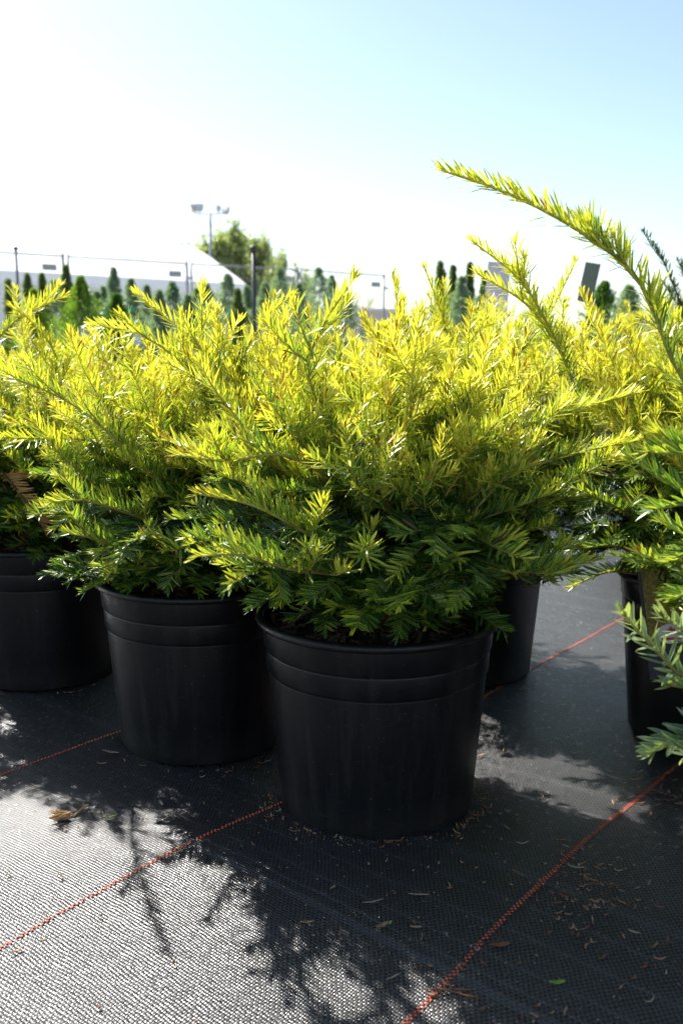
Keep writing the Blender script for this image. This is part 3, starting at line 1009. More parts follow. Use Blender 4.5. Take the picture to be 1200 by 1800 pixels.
def picture_card():
    c0 = at(1142, 1196, 1.035)                      # lower left corner
    root = empty('picture_card', c0)
    tag(root, 'dark picture card with golden plant photo and red maple leaf logo', 'plant tag')
    root.rotation_euler = (radians(-7), radians(-9), radians(-14))
    w, h, t = .098, .150, .0009
    mb = MB(); mb.box((w / 2, 0, h / 2), (w, t, h)); mb.build('card', M['navy'], root)
    mb = MB(); mb.box((w / 2 + .002, -t / 2 - .0004, h * .63), (w - .004, .0006, h * .70)); mb.build('picture', M['picture'], root)
    mb = MB()                                       # white oval logo field
    n = 28; cx, cz = .029, .052
    ring = [(cx + .0165 * cos(2 * pi * k / n), -t / 2 - .0012, cz + .0115 * sin(2 * pi * k / n)) for k in range(n)]
    back = [(p[0], p[1] + .0005, p[2]) for p in ring]
    mb.add(ring + back, [tuple(range(n))] + [(k, k + n, (k + 1) % n + n, (k + 1) % n) for k in range(n)])
    lo = mb.build('logo', M['white_paint'], root)
    half = [(0, 1.0), (.16, .62), (.34, .70), (.28, .30), (.52, .52), (.58, .36), (.88, .40), (.78, .12), (.92, 0), (.40, -.36), (.46, -.52), (.05, -.46), (.05, -.9)]
    poly = half + [(-a, b) for a, b in reversed(half[1:])]
    mb = MB()
    sc = .0058
    pts = [(cx + a * sc, -t / 2 - .0016, cz + .0035 + b * sc) for a, b in poly]
    mb.add([(cx, -t / 2 - .0016, cz + .0035)] + pts, [(0, i + 1, (i + 1) % len(pts) + 1) for i in range(len(pts))])
    mb.build('maple_leaf', M['red_print'], lo)
    mb = MB(); mb.box((cx, -t / 2 - .0014, cz - .0055), (.022, .0004, .0028)); mb.build('red_band', M['red_print'], lo)
    mb = MB()
    mb.tube([(w / 2, 0, h - .003), (w / 2 + .004, .006, h + .03), (w / 2 + .01, .02, h + .06)], .0007, 5); mb.build('strap', M['navy'], root)


picture_card()


# ------------------------------------------------------------------ conifers further back
def blades(P, D, L, Wd, rs):
    """narrow pointed leaflets, two triangles each"""
    n = len(P)
    r = norm_rows(rs.normal(0, 1, (n, 3)))
    S = norm_rows(np.cross(D, r))
    a = P; b = P + D * (L * .5)[:, None] + S * Wd[:, None]; c = P + D * L[:, None]; d = P + D * (L * .5)[:, None] - S * Wd[:, None]
    V = np.stack([a, b, c, d], 1).reshape(-1, 3)
    F = np.arange(n * 4).reshape(n, 4)
    return V, F


def blade_obj(name, mat, parent, V, F, T, rs):
    me = bpy.data.meshes.new(name)
    me.from_pydata(V.tolist(), [], F.tolist())
    me.materials.append(mat)
    n = len(F)
    for nm, a in (('tip', np.repeat(T, 4)), ('rnd', np.repeat(rs.rand(n), 4))):
        x = me.attributes.new(nm, 'FLOAT', 'POINT')
        x.data.foreach_set('value', a.astype(np.float32))
    me.update()
    return link(name, me, parent)


M['spruce'] = leaf_mat('blue_spruce_needle', [(0, (0.08, 0.13, 0.115)), (0.5, (0.20, 0.30, 0.255)), (1, (0.36, 0.48, 0.39))], transl=0.4, objgold=False)  # needle colour lightened, distance haze is put into it
M['juniper'] = leaf_mat('dark_juniper_needle', [(0, (0.04, 0.065, 0.03)), (0.5, (0.11, 0.16, 0.07)), (1, (0.22, 0.27, 0.11))], transl=0.4, objgold=False)  # also lightened to carry haze in the colour
M['thuja'] = leaf_mat('bright_thuja_scale', [(0, (0.03, 0.09, 0.01)), (0.5, (0.12, 0.25, 0.025)), (1, (0.30, 0.40, 0.05))], transl=0.4, objgold=False)
M['cedar'] = leaf_mat('deep_green_thuja_scale', [(0, (0.015, 0.055, 0.008)), (0.5, (0.04, 0.12, 0.015)), (1, (0.10, 0.22, 0.03))], transl=0.35, objgold=False)
M['poplar'] = leaf_mat('hazed_poplar_leaf', [(0, (0.18, 0.24, 0.11)), (0.5, (0.31, 0.36, 0.17)), (1, (0.43, 0.47, 0.25))], transl=0.5, objgold=False)  # leaf colour paled in place of real haze over the distance
M['tree_bark'] = simple_mat('grey_tree_bark', (0.20, 0.18, 0.15), 0.9, 0.3, 5)


def conifer(px, py, Y, wpx, kind, label, seed, name='potted_conifer', slim=1.0):
    top = at(px, py, Y)
    H = top.z; R = wpx * 1.5 / FPX * Y
    root = empty(name, (top.x, Y, 0))
    tag(root, label, 'conifer', 'young conifers in the nursery rows')
    rs = np.random.RandomState(seed)
    body, rim = pot_meshes(POT_R, POT_H)
    po = link('pot', body, root); link('rim', rim, po)
    mb = MB(); mb.tube([(0, 0, .19), (.004, 0, H * .6), (0, 0, H * .98)], [.016, .009, .003], 6); mb.build('trunk', M['tree_bark'], root, True)
    z0 = .22
    R *= rs.uniform(.85, 1.25)
    nt_ = int(300 + 420 * min(1.5, R * 5))
    t = rs.rand(nt_) ** .85
    z = z0 + (H - z0) * t
    if kind == 'spruce':
        env = (1 - t) ** .85 * (0.55 + .45 * np.abs(np.sin(t * 22 + rs.uniform(0, 3))))
    elif kind == 'juniper':
        env = np.minimum(1, (1 - t) * 1.35) * (.70 + .30 * np.sin(t * 19 + rs.uniform(0, 6))) * .75
    else:
        env = np.minimum(1, (1 - t) * 1.2)
    az = rs.uniform(0, 2 * pi, nt_)
    rr = R * env * rs.uniform(.35, 1.15, nt_) + .005
    base = np.stack([rr * .35 * np.cos(az), rr * .35 * np.sin(az), z - rr * (.15 if kind == 'spruce' else .7)], 1)
    tipp = np.stack([rr * np.cos(az), rr * np.sin(az), z + rr * .1], 1)
    k = 16
    s = rs.rand(nt_, k)
    pos = base[:, None] + (tipp - base)[:, None] * s[..., None]
    d0 = norm_rows(tipp - base)
    D = norm_rows((d0[:, None] * .9 + rs.normal(0, .50, (nt_, k, 3)) + np.array([0, 0, .25])).reshape(-1, 3))
    L = rs.uniform(.5, 1.0, nt_ * k) * (.030 if kind == 'spruce' else .034) * (0.7 + .1 * Y / 2)
    Wd = L * (.09 if kind == 'spruce' else .12)
    V, F = blades(pos.reshape(-1, 3), D, L, Wd, rs)
    T = np.clip(s.reshape(-1) * .8 + .2 * np.repeat(t, k), 0, 1)
    blade_obj('crown', M[{'spruce': 'spruce', 'juniper': 'juniper', 'thuja': 'thuja', 'cedar': 'cedar'}[kind]], root, V, F, T, rs)
    return root


CON = [(15, 494, 7.6, 30, 'juniper', 'slim grey green juniper left of the thin dark riser at the left edge'),
       (48, 484, 7.4, 34, 'juniper', 'slim juniper just right of the thin dark riser at the left edge'),
       (74, 484, 7.9, 34, 'juniper', 'second slim juniper right of the thin dark riser'),
       (94, 494, 8.3, 34, 'spruce', 'small bluish conifer half hidden behind the tallest left juniper'),
       (116, 470, 7.0, 46, 'juniper', 'tallest dark juniper in front of the left fence post'),
       (142, 490, 6.2, 66, 'thuja', 'broad bright green thuja in front of the double fence post'),
       (170, 512, 7.6, 34, 'spruce', 'short bluish spruce right of the bright green thuja'),
       (200, 472, 7.5, 44, 'spruce', 'tall thin blue green spruce behind the deep green cone'),
       (205, 522, 5.2, 62, 'cedar', 'deep green cone shaped thuja left of the long yellow shoot'),
       (230, 492, 7.8, 40, 'spruce', 'blue spruce with a teal ribbon right of the deep green cone'),
       (258, 504, 8.4, 36, 'spruce', 'small pale spruce behind the tip of the long yellow shoot'),
       (303, 497, 8.2, 60, 'spruce', 'blue spruce left of the wide fence post'),
       (330, 520, 7.2, 46, 'spruce', 'low blue spruce in front of the wide fence post'),
       (363, 500, 8.0, 48, 'spruce', 'blue spruce with a teal ribbon right of the wide fence post'),
       (400, 484, 7.4, 70, 'spruce', 'broad blue green spruce under the end of the tent roof'),
       (434, 506, 8.4, 44, 'spruce', 'small blue spruce left of the black pole'),
       (492, 474, 9.2, 78, 'spruce', 'large dusky spruce below the far leafy trees'),
       (560, 472, 9.0, 76, 'spruce', 'spruce with a long thin leader right of the fence plates'),
       (583, 486, 9.8, 54, 'spruce', 'narrow spruce next to the one with the long leader'),
       (774, 462, 7.4, 40, 'juniper', 'slim dark juniper right of the two upright yellow shoots'),
       (796, 470, 7.8, 46, 'juniper', 'second dark juniper in the group above the yellow green shrub'),
       (812, 488, 6.2, 60, 'spruce', 'rounded pale blue spruce in the dark group'),
       (826, 464, 7.6, 44, 'juniper', 'third dark juniper behind the rounded blue spruce'),
       (853, 480, 6.8, 36, 'cedar', 'dark green thuja directly left of the lilac card'),
       (1062, 500, 5.6, 80, 'cedar', 'dark green thuja behind the leaning grey green card'),
       (1105, 505, 5.0, 80, 'spruce', 'bluish spruce between the grey green card and the arching shoot')]
CON += [(60, 512, 6.6, 40, 'thuja', 'small fresh green thuja low between the two slim junipers'),
        (182, 505, 8.6, 48, 'spruce', 'pale spruce between the bright thuja and the deep green cone'),
        (280, 512, 7.0, 50, 'spruce', 'low pale spruce right of the long yellow shoot tip'),
        (346, 508, 8.8, 50, 'spruce', 'pale spruce directly behind the wide fence post'),
        (418, 512, 6.8, 48, 'juniper', 'dull green juniper low between the broad spruce and black pole'),
        (466, 500, 7.8, 52, 'spruce', 'pale spruce right of the black pole'),
        (525, 500, 8.2, 56, 'spruce', 'pale spruce in front of the third fence post'),
        (606, 508, 9.0, 50, 'spruce', 'low pale spruce near the last fence panel')]
for i, c in enumerate(CON):
    conifer(*c, seed=700 + i)

# dark green shrub at the right edge
HG = [dict(pts=[W(1215, 600, 1.95), W(1190, 520, 1.93), W(1165, 460, 1.92), W(1147, 430, 1.92)], gold=.0, seed=1, lat=4, nmat='needle_green', style='radial', nlen=.020, latk=1.3),
      dict(pts=[W(1230, 590, 1.95), W(1215, 520, 1.94), W(1200, 462, 1.94)], gold=.0, seed=2, lat=4, nmat='needle_green', style='radial', nlen=.020, latk=1.3),
      dict(pts=[W(1180, 620, 1.95), W(1170, 560, 1.94), W(1185, 505, 1.94)], gold=.0, seed=3, lat=4, nmat='needle_green', style='radial', nlen=.020, latk=1.2)]
yew(.80, 2.02, 'dark green shrub at the right edge with one upright twig against the sky', 77, n_br=22, per=5, n_low=0, R=.22, top=.56, heroes=HG, gold_shift=-.75,
    mul=False, group=None, name='potted_green_shrub')


# ------------------------------------------------------------------ cards and ribbons among the conifers
def stake_card(px, py, Y, w, h, tilt, face, label, lean=-.25, rz=0.0, printed=True):
    c = at(px, py, Y)
    root = empty('plant_card', (c.x, c.y, 0), rz)
    tag(root, label, 'plant tag')
    rot = Matrix.Rotation(tilt, 3, 'Y') @ Matrix.Rotation(lean, 3, 'X')
    mb = MB(); mb.box((0, 0, c.z), (w, .003, h), rot); ca = mb.build('card', M[face], root)
    if printed:
        mb = MB(); mb.box(Vector((0, 0, c.z)) + rot @ Vector((0, -.0028, h * .06)), (w * .72, .0016, h * .55), rot); mb.build('print', M['blue_print'], ca)
    mb = MB(); mb.tube([(0, .008, 0), (0, .008, c.z * .6), Vector((0, .004, c.z)) + rot @ Vector((0, .006, 0))], .004, 6); mb.build('stake', M['dark_metal'], root)


stake_card(43, 597, 4.9, .078, .105, -.45, 'white_paint', 'white card with blue picture, leftmost of the two leaning cards', rz=.2)
stake_card(153, 592, 4.7, .070, .105, .06, 'white_paint', 'upright white card with blue picture below the bright green thuja')
stake_card(241, 597, 5.0, .060, .06, .3, 'white_paint', 'small white card low behind the deep green cone', rz=-.3, printed=False)
stake_card(874, 505, 3.3, .078, .17, .05, 'lilac_print', 'tall lilac card behind the yellow shoots', printed=False, lean=-.05)
stake_card(1034, 497, 3.1, .050, .125, .20, 'grey_green', 'leaning grey green card against the sky', printed=False, rz=-.55, lean=.02)

for px, py, Y, lb in ((184, 548, 7.2, 'teal ribbon on the short bluish spruce'), (230, 540, 7.4, 'teal ribbon on the blue spruce right of the deep green cone'),
                      (361, 532, 7.7, 'teal ribbon on the spruce right of the wide fence post'), (404, 545, 7.1, 'teal ribbon on the broad spruce under the tent roof')):
    c = at(px, py, Y)
    rb = random.Random(px)
    mb = MB()
    for k in range(3):
        a = rb.uniform(-.5, .5)
        mb.box((a * .02, k * .004, -.012 * k), (.035, .004, .014), Matrix.Rotation(a, 3, 'Y'))
    mb.tube([(0, .004, 0), (0, .06, .005), (0, .10, 0)], .003, 5)
    o = mb.build('ribbon', M['teal']); o.location = c
    tag(o, lb, 'ribbon', 'teal ribbons')


# ------------------------------------------------------------------ risers and poles
def riser(px, py, Y, r, label):
    t = at(px, py, Y)
    root = empty('riser_pole', (t.x, t.y, 0))
    tag(root, label, 'pole')
    mb = MB(); mb.tube([(0, 0, 0), (.003, 0, t.z * .5), (0, 0, t.z - r * 2)], r, 8); mb.build('pole', M['dark_metal'], root, True)
    mb = MB(); mb.tube([(0, 0, t.z - r * 3), (0, 0, t.z - r * 2.4), (0, 0, t.z - r * .6), (0, 0, t.z)], [r * 1.1, r * 1.9, r * 1.9, r * .9], 8); mb.build('sprinkler_head', M['dark_metal'], root, True)


riser(445, 432, 6.6, .0135, 'black upright pole in front of the far leafy trees')
riser(28, 433, 8.0, .0105, 'thin dark riser pole at the left edge in front of the tent')


# ------------------------------------------------------------------ temporary fence
FP = [(-7.31, 16.9), (-5.22, 18.3), (-3.11, 19.7), (-.93, 21.0), (1.03, 22.5)]
FP = [(-9.45, 15.5)] + FP
FLAB = ['leftmost mesh fence panel, cut by the left edge', 'mesh fence panel ending at the thin dark riser', 'mesh fence panel with a plate left of the double post',
        'mesh fence panel in front of the long white tent roof', 'mesh fence panel in front of the tent end and leafy trees', 'last mesh fence panel, rightmost of the row']
FH = 2.42
for i in range(len(FP) - 1):
    a, b = Vector((*FP[i], 0)), Vector((*FP[i + 1], 0))
    d = (b - a).normalized(); ln = (b - a).length
    root = empty('fence_panel', a, math.atan2(d.y, d.x))
    tag(root, FLAB[i + 1], 'fence panel', 'temporary mesh fence panels')
    for s in (.05, ln - .05):
        mb = MB(); mb.tube([(s, 0, 0), (s, 0, FH + .03)], .022 if s < 1 else .030, 8); mb.build('post', M['galv'], root, True)
    for z in (.15, FH - .02):
        mb = MB(); mb.tube([(.05, 0, z), (ln - .05, 0, z)], .019, 8); mb.build('rail', M['galv'], root, True)
    mb = MB()
    n = int((ln - .1) / .06)
    for k in range(1, n):
        x = .05 + (ln - .1) * k / n
        mb.tube([(x, 0, .15), (x, 0, FH - .02)], .0022, 3, cap=False)
    for k in range(1, 9):
        z = .15 + (FH - .17) * k / 9
        mb.tube([(.05, .004, z), (ln - .05, .004, z)], .0024, 3, cap=False)
    o = mb.build('wire_mesh', M['galv'], root); o['kind'] = 'stuff'
    mb = MB(); mb.box((ln - .32, -.03, FH - .24), (.27, .012, .12)); mb.build('plate', M['galv'], root)
    mb = MB(); mb.box((ln - .0, -.03, FH * .5 + .9), (.12, .05, .05)); mb.build('clamp', M['galv'], root)
    for s in (.05,):
        mb = MB(); mb.box((s, 0, .06), (.22, .62, .12)); mb.build('foot', M['dark_metal'], root)


# ------------------------------------------------------------------ white tent
def tent():
    e1 = at(432, 500, 44.0); e0 = at(0, 475, 37.0)
    d = Vector((e1.x - e0.x, e1.y - e0.y, 0)).normalized()
    p = Vector((-d.y, d.x, 0))                       # towards the back
    Lw, w = 34.0, 5.3
    eave = e1.z; ridge = at(338, 432, e1.y + p.y * w).z
    root = empty('tent', (e1.x, e1.y, 0), math.atan2(-d.y, -d.x))
    tag(root, 'long white fabric tent hall with pitched roof behind the fence', 'tent')
    # local: +x runs left along the eave, -y towards the back
    n, m = 68, 15
    mb = MB(); rs = random.Random(2)
    vs = []
    for i in range(n + 1):
        x = Lw * i / n
        bay = abs(sin(pi * x / 2.6))
        for j in range(m + 1):
            q = j / m * 2
            y = -w * q
            k = 1 - abs(q - 1)
            zz = eave + (ridge - eave) * (1 - (1 - k) ** 1.25) - .10 * bay * sin(pi * min(1, k)) + rs.uniform(-.02, .02)
            vs.append((x, y, zz))
    fs = [(i * (m + 1) + j, (i + 1) * (m + 1) + j, (i + 1) * (m + 1) + j + 1, i * (m + 1) + j + 1) for i in range(n) for j in range(m)]
    mb.add(vs, fs); mb.build('roof', M['tent'], root, True)
    mb = MB(); vs = []; rs = random.Random(4)
    for i in range(n + 1):
        x = Lw * i / n
        sag = .16 * abs(sin(pi * x / 2.6)) + rs.uniform(0, .05)
        vs += [(x, .03, eave + .01), (x, .07 + rs.uniform(0, .03), eave - .38 - sag)]
    mb.add(vs, [(2 * i, 2 * i + 1, 2 * i + 3, 2 * i + 2) for i in range(n)]); mb.build('valance', M['tent'], root, True)
    for k in range(13):
        x0, x1 = Lw * k / 13 + .01, Lw * (k + 1) / 13 - .01
        mb = MB(); mb.box(((x0 + x1) / 2, -.06, eave / 2), (x1 - x0, .05, eave)); mb.build('wall_panel', M['tent_wall'], root)
    mb = MB()
    g = [(-.02, 0, 0), (-.02, -2 * w, 0)] + [(-.02, -w * (2 - j / m * 2), eave + (ridge - eave) * (1 - (1 - (1 - abs(1 - j / m * 2))) ** 1.25)) for j in range(m + 1)]
    mb.add(g, [tuple(range(len(g)))]); mb.build('gable_wall', M['tent_wall'], root)
    mb = MB(); mb.box((Lw / 2, -2 * w + .05, eave / 2), (Lw, .05, eave)); mb.build('rear_wall', M['tent_wall'], root)


tent()


# ------------------------------------------------------------------ floodlight mast
def mast():
    Y = 60.0
    t = at(369, 376, Y)
    root = empty('floodlight_mast', (t.x, t.y, 0))
    tag(root, 'tall thin mast with floodlights on a crossarm above the trees', 'light mast')
    mb = MB(); mb.tube([(0, 0, 0), (0, 0, t.z)], [.14, .09], 10); mb.build('pole', M['galv'], root, True)
    a, b = at(343, 373, Y), at(402, 374, Y)
    mb = MB(); mb.tube([(a.x - t.x, 0, t.z), (b.x - t.x, 0, t.z)], .04, 6); mb.build('crossarm', M['galv'], root)
    for px, py, rz, s in ((342, 367, .5, .52), (351, 366, .1, .52), (384, 367, .3, .30), (398, 370, -.5, .50)):
        c = at(px, py, Y)
        rot = Matrix.Rotation(rz, 3, 'Z') @ Matrix.Rotation(radians(-35), 3, 'X')
        lc = Vector((c.x - t.x, -.1, c.z))
        mb = MB()
        q = [Vector((sx * s * .5, -.14, sz * s * .42)) for sx, sz in ((-1, -1), (1, -1), (1, 1), (-1, 1))] + [Vector((sx * s * .25, .2, sz * s * .22)) for sx, sz in ((-1, -1), (1, -1), (1, 1), (-1, 1))]
        mb.add([rot @ v + lc for v in q], [(0, 1, 2, 3), (7, 6, 5, 4), (1, 0, 4, 5), (2, 1, 5, 6), (3, 2, 6, 7), (0, 3, 7, 4)])
        fl = mb.build('floodlight', M['lamp_body'], root)
        mb = MB(); mb.box(rot @ Vector((0, -.15, 0)) + lc, (s * .88, .015, s * .72), rot); mb.build('lens', M['lamp_glass'], fl)
        mb = MB(); mb.tube([lc, (lc.x, 0, t.z)], .03, 6); mb.build('bracket', M['galv'], fl)
    o = MB()
    a = at(240, 418, 58); b = Vector((t.x, t.y, at(369, 410, Y).z))
    a = a + (a - b) * 2.0
    pts = [a.lerp(b, k / 20) - Vector((0, 0, .8 * sin(pi * k / 20))) for k in range(21)]
    o.tube(pts, .016, 5)
    tag(o.build('overhead_cable', M['dark_metal']), 'thin cable running left from the floodlight mast above the tent', 'cable')


mast()


# ------------------------------------------------------------------ far leafy trees
def leafy_tree(px, py, Y, wpx, label, seed, nclump=150, zlow=.12, col='poplar'):
    top = at(px, py, Y); H = top.z; R = wpx / 2 / FPX * Y
    rs = np.random.RandomState(seed); rnd = random.Random(seed)
    root = empty('leafy_tree', (top.x, Y, 0))
    tag(root, label, 'tree', 'far trees behind the fence')
    mb = MB(); mb.tube([(0, 0, 0), (.1, 0, H * .4), (0, .1, H * .8)], [H * .022, H * .014, H * .004], 8)
    for k in range(9):
        a = k * 2.4; z = H * (.15 + .07 * k)
        mb.tube([(0, 0, z), (cos(a) * R * .4, sin(a) * R * .4, z + H * .10), (cos(a) * R * .7, sin(a) * R * .7, z + H * .22)], [H * .008, H * .005, H * .002], 5)
    mb.build('trunk', M['tree_bark'], root, True)
    # several upright leaders of uneven height
    ns_ = 12
    sx = rs.uniform(-1, 1, ns_) * R * .80; sy = rs.uniform(-1, 1, ns_) * R * .7
    sh = H * (1 - .30 * (np.abs(sx) / R) ** 1.3 - rs.uniform(0, .12, ns_)); sx[0] = 0; sh[0] = H
    w_ = rs.randint(0, ns_, nclump)
    t = rs.rand(nclump) ** .75
    az = rs.uniform(0, 2 * pi, nclump)
    rr = R * .40 * np.minimum(1, (1 - t) * 2.2 + .06) * np.sqrt(rs.rand(nclump))
    cen = np.stack([sx[w_] + rr * np.cos(az), sy[w_] + rr * np.sin(az), sh[w_] * (zlow + (.97 - zlow) * t)], 1)
    k = 60
    size = R * rs.uniform(.07, .17, nclump)
    off = rs.normal(0, 1, (nclump, k, 3)) * size[:, None, None] * np.array([.42, .42, 1.3])
    pos = (cen[:, None] + off).reshape(-1, 3)
    pos[:, 2] = np.minimum(pos[:, 2], H * 1.02)
    D = norm_rows(rs.normal(0, 1, (nclump * k, 3)) + np.array([0, 0, .4]))
    L = rs.uniform(.6, 1.2, nclump * k) * R * .075
    V, F = blades(pos, D, L, L * .36, rs)
    blade_obj('crown', M[col], root, V, F, rs.rand(len(F)), rs)


leafy_tree(416, 402, 82, 190, 'tallest pale green tree behind the floodlight mast', 1, 480)
leafy_tree(462, 408, 85, 120, 'slender pale tree touching the right of the tallest tree', 2, 220)
leafy_tree(500, 440, 80, 120, 'lower rounded pale tree right of the black pole', 3, 240)
leafy_tree(627, 492, 100, 30, 'small faint tree far off left of the last fence post', 4, 60)
leafy_tree(648, 498, 100, 34, 'small faint tree far off beside the last fence post', 5, 60)
leafy_tree(1180, 520, 60, 120, 'far tree at the right edge behind the dark green shrub', 6, 110)
leafy_tree(930, 545, 90, 120, 'low far tree behind the lilac card', 7, 90)


# ------------------------------------------------------------------ trailer in the distance
def trailer():
    a, b = at(622, 545, 42), at(700, 545, 42)
    wd, h = b.x - a.x, a.z
    root = empty('trailer', (a.x, 42, 0), .12)
    tag(root, 'low tan trailer parked far off beyond the last fence post', 'trailer')
    mb = MB(); mb.box((wd / 2, 1.0, .5 + (h - .5) / 2), (wd, 2.0, h - .5)); mb.build('body', M['trailer'], root)
    mb = MB(); mb.box((wd / 2, 1.0, h + .04), (wd + .1, 2.1, .08)); mb.build('roof', M['white_paint'], root)
    for k in range(2):
        mb = MB(); mb.box((wd * (.28 + .42 * k), -.012, h * .66), (wd * .24, .03, h * .26)); mb.build('window', M['window'], root)
    for k in range(2):
        mb = MB(); mb.tube([(wd * (.4 + .22 * k), -.06, .32), (wd * (.4 + .22 * k), .16, .32)], .32, 20); mb.build('wheel', M['trailer_dark'], root, False)
    mb = MB(); mb.tube([(0, 1, .45), (-.9, 1, .45)], .05, 6); mb.build('hitch', M['trailer_dark'], root)


trailer()


# ------------------------------------------------------------------ litter on the fabric
def strip(mb, p, a, L, w, bend, th=.0007, up=.0015, mi=0):
    """a curled dry needle or leaf blade"""
    n = 6
    d = Vector((cos(a), sin(a), 0)); s = Vector((-sin(a), cos(a), 0))
    vs = []
    for i in range(n + 1):
        q = i / n
        c = Vector(p) + d * (L * (q - .5)) + s * (bend * L * (4 * q * (1 - q))) + Vector((0, 0, up + .003 * abs(q - .5) * (1 if bend > 0 else .3)))
        hw = w / 2 * (sin(pi * (.08 + .84 * q)) ** .6)
        vs += [c - s * hw, c + s * hw, c + s * hw + Vector((0, 0, th)), c - s * hw + Vector((0, 0, th))]
    fs = []
    for i in range(n):
        o = i * 4
        for k in range(4):
            fs.append((o + k, o + (k + 1) % 4, o + 4 + (k + 1) % 4, o + 4 + k))
    fs += [(3, 2, 1, 0), tuple(n * 4 + k for k in range(4))]
    mb.add(vs, fs, mi)


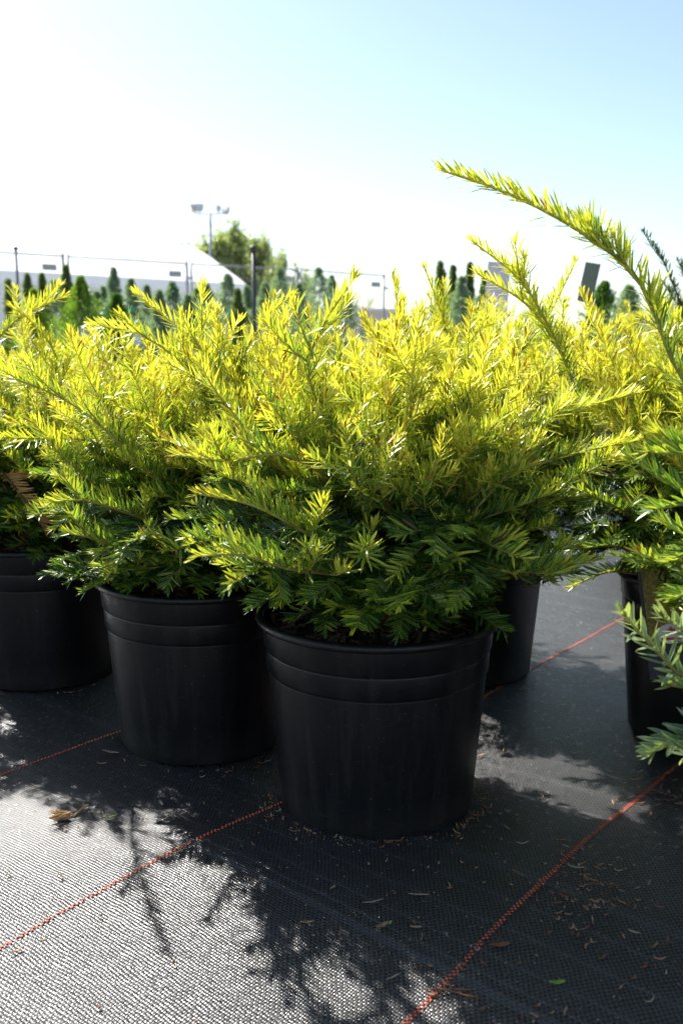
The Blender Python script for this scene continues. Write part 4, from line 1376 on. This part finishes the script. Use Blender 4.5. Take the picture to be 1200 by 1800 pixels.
def litter():
    rnd = random.Random(21)

    def piece(name, px, py, ang, L, w, bend, mat, label, cat):
        g_ = gp(px, py); mb = MB()
        strip(mb, (0, 0, 0), ang, L * .62, w * .62, bend, th=.0006)
        o = mb.build(name, M[mat])
        o.location = (g_.x, g_.y, ZAT(g_.x, g_.y) + .001)
        tag(o, label, cat, 'loose bits on the ground fabric')

    piece('dry_leaf', 195, 1329, -.35, .036, .006, .05, 'litter_pale', 'long pale grey curled leaf in shade before the second pot', 'leaf')
    piece('dry_leaf', 180, 1351, .05, .018, .004, .02, 'litter', 'short tan stick just below the pale curled leaf', 'leaf')
    piece('green_needle', 195, 1457, .25, .020, .003, .06, 'litter_green', 'fresh yellow green needle right of the dried sprig', 'needle')
    piece('dry_leaf', 284, 1430, -1.1, .018, .0045, .05, 'litter_pale', 'tan curled leaf at the shadow edge above the long branch shadow', 'leaf')
    piece('dry_twig', 655, 1607, .3, .030, .0022, .03, 'litter_pale', 'pale thin twig at the edge of the big shadow below the pot', 'twig')
    piece('dry_leaf', 672, 1647, .6, .018, .006, .04, 'litter', 'brown folded leaf in the shadow fringe beside a green bit', 'leaf')
    piece('green_needle', 685, 1644, 1.1, .008, .003, .05, 'litter_green', 'small bright green bit beside the brown folded leaf', 'needle')
    piece('dry_twig', 735, 1593, -.06, .029, .0022, .0, 'litter_pale', 'knobbly pale twig lying in shadow below the front pot', 'twig')
    piece('dry_leaf', 878, 1680, .12, .025, .008, .05, 'litter_red', 'broad red brown leaf right of the near orange line', 'leaf')
    piece('dry_twig', 785, 1755, -.02, .060, .0017, .06, 'litter_red', 'long thin red brown twig crossing the near orange line', 'twig')
    piece('dry_twig', 815, 1763, -.35, .034, .0019, .06, 'litter_red', 'thin curved twig right of the one crossing the orange line', 'twig')
    piece('dry_leaf', 1012, 1547, -.25, .024, .0045, .04, 'litter_pale', 'silvery pale leaf on top of the small debris heap', 'leaf')
    piece('dry_twig', 910, 1558, -.9, .022, .0028, .05, 'litter_red', 'short red brown twig left of the small debris heap', 'twig')
    piece('dry_leaf', 978, 1743, .05, .020, .006, .03, 'litter_green', 'yellowish leaf scrap lowest on the right', 'leaf')
    piece('dry_twig', 918, 1502, .2, .020, .0026, .03, 'litter_pale', 'pale stick in the shade between front pot and orange line', 'twig')
    piece('dry_twig', 540, 1645, .1, .020, .003, .10, 'litter', 'curved tan stick on the lit fabric under the branch shadow', 'twig')
    piece('dry_twig', 690, 1735, .6, .022, .0018, .12, 'litter_pale', 'curly thin twig on the lit fabric near the bottom', 'twig')
    piece('dry_leaf', 1115, 1373, .0, .020, .005, .03, 'litter', 'tan leaf near the foot of the right-hand pot', 'leaf')
    piece('dry_leaf', 845, 1326, .5, .020, .004, .12, 'litter', 'curled tan leaf in the sunlit patch beside the front pot', 'leaf')
    # dried sprig
    g_ = gp(130, 1452)
    ax = [([(0, 0, 0), (-.014, -.010, .004), (-.030, -.016, .003)], (0, 0, 1), .0011, 0.0),
          ([(-.008, -.006, .002), (-.020, -.002, .007), (-.028, -.004, .005)], (0, 0, 1), .0009, 0.0),
          ([(0, 0, 0), (.006, .012, .003), (.010, .022, .002)], (0, 0, 1), .0011, 0.0)]
    mb = MB()
    for i in range(46):
        q = rnd.random(); a_ = radians(205) + rnd.gauss(0, .42)
        L_ = rnd.uniform(.005, .011)
        r_ = rnd.uniform(.002, .016)
        strip(mb, (cos(a_) * (r_ + L_ / 2), sin(a_) * (r_ + L_ / 2), rnd.uniform(0, .004)), a_ + rnd.gauss(0, .25), L_, .0016, rnd.uniform(-.12, .12), th=.0008)
    o = mb.build('dried_sprig', M['needle_tan']); o.location = (g_.x, g_.y, ZAT(g_.x, g_.y) + .001)
    mb = MB(); mb.tube(ax[2][0], .0011, 5); mb.build('stalk', M['needle_tan'], o)
    tag(o, 'dried orange tan conifer sprig on the sunlit fabric', 'sprig')
    # fine crumbs nobody could count
    mb = MB()
    for i in range(260):
        if i < 50:
            px, py = rnd.uniform(-30, 1230), rnd.uniform(1290, 1830)
        elif i < 140:
            px, py = rnd.gauss(1030, 38), rnd.gauss(1585, 38)
        elif i < 175:
            px, py = rnd.gauss(1150, 45), rnd.gauss(1400, 14)
        else:
            px, py = rnd.uniform(720, 1200), rnd.uniform(1380, 1800)
        g_ = gp(px, py)
        if (g_.x - .04) ** 2 + (g_.y - .996) ** 2 < .013:
            continue
        k = rnd.random()
        L = rnd.choice([.0022, .003, .004, .006, .010]) * rnd.uniform(.7, 1.15)
        strip(mb, (g_.x, g_.y, ZAT(g_.x, g_.y)), rnd.uniform(0, 6.28), L, min(L * .6, rnd.uniform(.0008, .0019)), rnd.uniform(-.15, .15), mi=rnd.choice([0, 0, 0, 1, 2, 2]))
    for i in range(110):                            # needles drifted against the pot feet
        cx_, cy_ = rnd.choice([(.0396, .996), (.0396, .996), (-.1808, 1.1775), (.1944, 1.4532), (-.4646, 1.436)])
        a = rnd.uniform(-pi, pi * .2); r = .116 + abs(rnd.gauss(0, .012))
        x, y = cx_ + r * cos(a), cy_ + r * sin(a)
        L = rnd.uniform(.003, .011)
        strip(mb, (x, y, ZAT(x, y)), a + pi / 2 + rnd.gauss(0, .7), L, min(L * .5, .0017), rnd.uniform(-.15, .15), mi=rnd.choice([0, 0, 1, 2, 2]))
    for i in range(330):                            # grit gathered round the front pot's foot
        a = rnd.uniform(-pi, pi * .15); r = .112 + abs(rnd.gauss(0, .010))
        x, y = .0396 + r * cos(a), .996 + r * sin(a)
        s = rnd.uniform(.0004, .0011)
        mb.box((x, y, ZAT(x, y) + s * .4), (s, s * rnd.uniform(.5, 1), s * .8), Matrix.Rotation(rnd.uniform(0, 3), 3, 'Z'), mi=rnd.choice([0, 1, 2]))
    for i in range(500):
        g_ = gp(rnd.uniform(0, 1200), rnd.uniform(1300, 1800))
        s = rnd.uniform(.0004, .0010)
        mb.box((g_.x, g_.y, ZAT(g_.x, g_.y) + s * .4), (s, s, s * .8), Matrix.Rotation(rnd.uniform(0, 3), 3, 'Z'), mi=rnd.choice([1, 1, 0]))
    o = mb.build('litter', [M['litter'], M['litter_pale'], M['litter_red']])
    o['kind'] = 'stuff'
    o['label'] = 'fine dry needles, crumbs and grit scattered on the fabric'
    o['category'] = 'litter'


litter()
